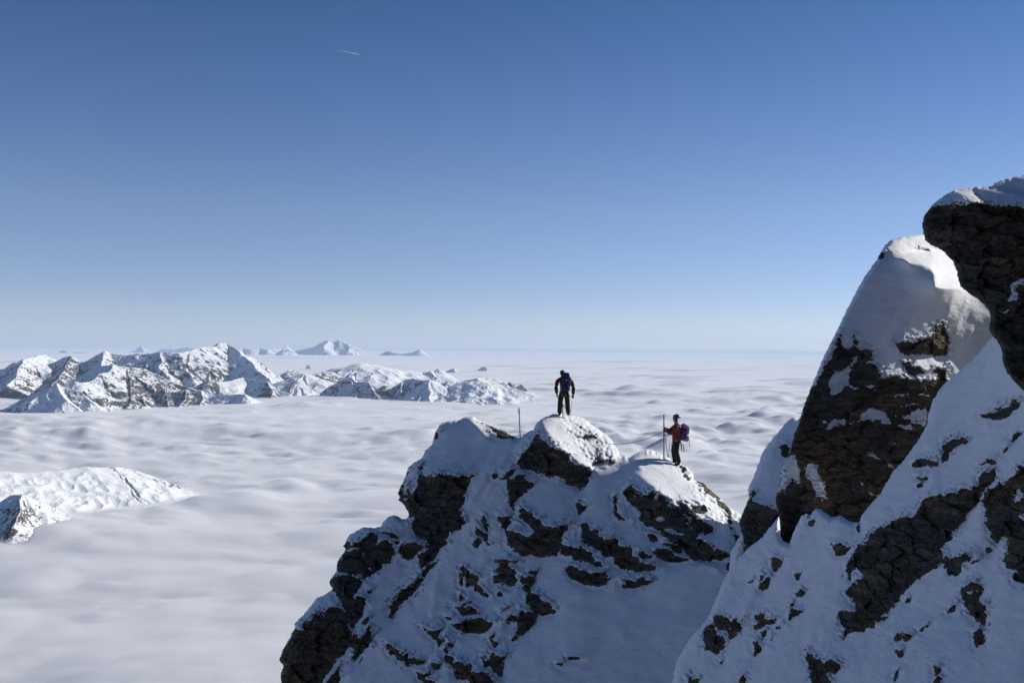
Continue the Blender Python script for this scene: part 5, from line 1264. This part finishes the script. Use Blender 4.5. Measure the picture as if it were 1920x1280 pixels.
for i_ in range(3):
    tube_obj('vent', [(-0.05 + 0.04 * i_, -0.117 + 0.004 * i_, 1.735), (-0.035 + 0.04 * i_, -0.110, 1.765)], 0.008, M_BLACKP, hm)
tube_obj('sunglasses', [(0.0, -0.092, 1.645), (-0.09, -0.07, 1.645), (-0.118, -0.03, 1.643), (-0.118, 0.03, 1.643), (-0.09, 0.07, 1.645), (0.0, 0.092, 1.645)], [0.004, 0.012, 0.02, 0.02, 0.012, 0.004], M_BLACKP, p2)
bm = bmesh.new()
tube(bm, [(0.165 * math.cos(a_), 0.18 * math.sin(a_), 0.82) for a_ in np.linspace(0, 2 * math.pi, 25)], 0.017, 6)
for sy_ in (-1, 1):
    tube(bm, [(-0.02 + 0.115 * math.cos(a_), sy_ * 0.11 + 0.105 * math.sin(a_), 0.72) for a_ in np.linspace(0, 2 * math.pi, 21)], 0.013, 6)
hr = link_mesh('climbing_harness', bm, M_BLACKP, p2)
tube_obj('quickdraw', [(0.155, -0.12, 0.81), (0.165, -0.14, 0.72), (0.16, -0.145, 0.62), (0.165, -0.14, 0.54)], [0.012, 0.018, 0.018, 0.012], M_ORANGE, hr)
tube_obj('carabiner', [(0.20, -0.10, 0.80), (0.235, -0.11, 0.70), (0.245, -0.115, 0.60), (0.25, -0.115, 0.50)], [0.010, 0.015, 0.012, 0.016], M_BLACKP, hr)
tube_obj('carabiner', [(-0.165, -0.06, 0.82), (-0.19, -0.07, 0.76), (-0.18, -0.07, 0.68), (-0.17, -0.07, 0.74)], 0.012, M_STEEL, hr)
tube_obj('ice_screw', [(0.12, -0.15, 0.80), (0.13, -0.16, 0.66)], [0.014, 0.010], M_STEEL, hr)

bp2 = thing('backpack', 'purple and mauve backpack with grey base worn by the climber in the blue helmet', 'backpack', o2 + Vector((0.15, 0, 0.88)))
bm = bmesh.new(); rbox(bm, (0.10, 0, 0.28), (0.28, 0.36, 0.52), 0.08, (0, 0.16, 0), 0.82); link_mesh('bag', bm, M_PURPLE, bp2)
bm = bmesh.new(); rbox(bm, (0.17, 0, 0.50), (0.30, 0.33, 0.15), 0.055, (0, 0.50, 0), 0.85); link_mesh('lid', bm, M_PINK, bp2)
bm = bmesh.new(); rbox(bm, (0.245, 0, 0.33), (0.10, 0.24, 0.22), 0.035, (0, 0.2, 0), 0.85); link_mesh('pocket', bm, M_PINK, bp2)
bm = bmesh.new(); rbox(bm, (0.15, 0, 0.09), (0.27, 0.33, 0.22), 0.07, (0, 0.12, 0), 1.0); link_mesh('base', bm, M_GREY, bp2)
for sy_ in (-1, 1):
    tube_obj('shoulder_strap', [(0.02, sy_ * 0.10, 0.52), (-0.12, sy_ * 0.13, 0.60), (-0.27, sy_ * 0.13, 0.46), (-0.30, sy_ * 0.14, 0.28), (-0.10, sy_ * 0.17, 0.10)], 0.018, M_BLACK, bp2)
    tube_obj('compression_strap', [(0.02, sy_ * 0.168, 0.36), (0.15, sy_ * 0.175, 0.33), (0.26, sy_ * 0.10, 0.30)], 0.007, M_BLACKP, bp2)
tube_obj('loose_strap', [(0.27, -0.05, 0.22), (0.28, -0.05, 0.10), (0.295, -0.05, 0.0), (0.30, -0.05, -0.11), (0.31, -0.05, -0.20)], [0.006, 0.007, 0.008, 0.008, 0.011], M_BLACKP, bp2)
tube_obj('loose_strap', [(0.22, -0.1, 0.02), (0.21, -0.1, -0.07), (0.19, -0.1, -0.12)], 0.007, M_GREY, bp2)

st2 = stake("thick dark iron stake gripped by the climber in the blue helmet", 1244.8, 776.5, 853.5, t2 - 0.03, 0.021, M_IRON)

# ---- ropes
hand = pix(1243.5, 809, t2 - 0.05)
tb1 = surf_t('ridge', 1150, 840) - 0.12
end = pix(1155, 833, tb1)
pts = catenary(hand, end, 0.10, 14)
for x, y in ((1140, 831), (1126, 827), (1113, 820), (1104, 811), (1094, 803), (1084, 797), (1075, 791), (1069, 786)):
    pts.append(pix(x, y, surf_t('ridge', x, y) - 0.10))
tag(tube_obj('rope', pts, 0.009, M_ROPE), 'long red brown rope sagging from the thick stake across to the leaning block', 'rope')
tag(tube_obj('rope', catenary(pix(1247, 812, t2 - 0.12), pix(1251.8, 857, t2 - 0.2), 0.0, 4) + [pix(1253.2, 857, t2 - 0.2)] + catenary(pix(1253.4, 856, t2 - 0.2), pix(1256, 827, t2 - 0.25), 0.0, 4), 0.010, M_ROPE),
    'thin rope hanging in a narrow loop between the thick stake and the second climber', 'rope')
tag(tube_obj('rope', [pix(1050, 745, t1 - 0.12), pix(1053, 754, t1 - 0.14), pix(1057, 760, t1 - 0.10), pix(1062, 769, t1 - 0.16), pix(1067.5, 777, t1 - 0.2)], 0.011, M_ROPE),
    'short rope running from the harness of the hooded climber down past the short stake', 'rope')

# ------------------------------------------------------------------ airliner and its trail high in the sky
TA = 18000.0
pa = pix(672.5, 102.2, TA)
va = (pix(672.5, 102.2, TA) - pix(640, 95.5, TA * 0.99)).normalized()
pl = thing('airliner', 'tiny white airliner at the front end of its vapour trail in the blue sky', 'airplane', pa)
side = va.cross(Vector((0, 0, 1))).normalized(); upv = side.cross(va)
M_PLANE = mat_plain("white_aircraft_paint", (0.75, 0.77, 0.8), 0.35)
tube_obj('fuselage', [va * x_ for x_ in (-19, -14, -6, 8, 15, 18, 19)], [0.6, 1.4, 2.0, 2.0, 1.8, 1.1, 0.3], M_PLANE, pl, 12)
def slab(name, a_, b_, c_, d_, th):
    bm = bmesh.new(); lo = [bm.verts.new(p_ - upv * th) for p_ in (a_, b_, c_, d_)]; hi = [bm.verts.new(p_ + upv * th) for p_ in (a_, b_, c_, d_)]
    bm.faces.new(lo[::-1]); bm.faces.new(hi)
    for i_ in range(4): bm.faces.new((lo[i_], lo[(i_ + 1) % 4], hi[(i_ + 1) % 4], hi[i_]))
    return link_mesh(name, bm, M_PLANE, pl, False)
for s_ in (-1, 1):
    slab('wing', va * 5, va * -1, va * -6 + side * 17 * s_, va * -4 + side * 17 * s_, 0.25)
    slab('tailplane', va * -14, va * -17, va * -19 + side * 6 * s_, va * -17.5 + side * 6 * s_, 0.15)
    tube_obj('engine', [va * 3 + side * 6 * s_ - upv * 1.6, va * -1 + side * 6 * s_ - upv * 1.6], 1.0, M_PLANE, pl)
bm = bmesh.new(); fin = [va * -13 + upv * 1.5, va * -18 + upv * 1.5, va * -20 + upv * 7, va * -18 + upv * 7]
lo = [bm.verts.new(p_ - side * 0.2) for p_ in fin]; hi = [bm.verts.new(p_ + side * 0.2) for p_ in fin]
bm.faces.new(lo); bm.faces.new(hi[::-1])
for i_ in range(4): bm.faces.new((lo[i_], lo[(i_ + 1) % 4], hi[(i_ + 1) % 4], hi[i_]))
link_mesh('tail_fin', bm, M_PLANE, pl, False)
m, n, l, b = new_mat("vapour_trail")
tc_ = n.new('ShaderNodeTexCoord'); sx3 = n.new('ShaderNodeSeparateXYZ'); l.new(tc_.outputs['Generated'], sx3.inputs[0])
rr_ = ramp(n, l, sx3.outputs[0], [(0.0, (0.0, 0.0, 0.0)), (0.45, (0.12, 0.12, 0.12)), (1.0, (0.34, 0.34, 0.34))])
l.new(rr_.outputs[0], b.inputs['Alpha']); b.inputs['Base Color'].default_value = (0.9, 0.9, 0.9, 1); b.inputs['Roughness'].default_value = 1
A0, A1 = pix(624, 92.2, TA * 0.985), pix(669.5, 101.6, TA)
tag(tube_obj('vapour_trail', [A0.lerp(A1, i_ / 10) for i_ in range(11)], [10 - 0.35 * i_ for i_ in range(11)], m, None, 10), 'short faint white vapour trail behind the tiny airliner', 'vapour trail')
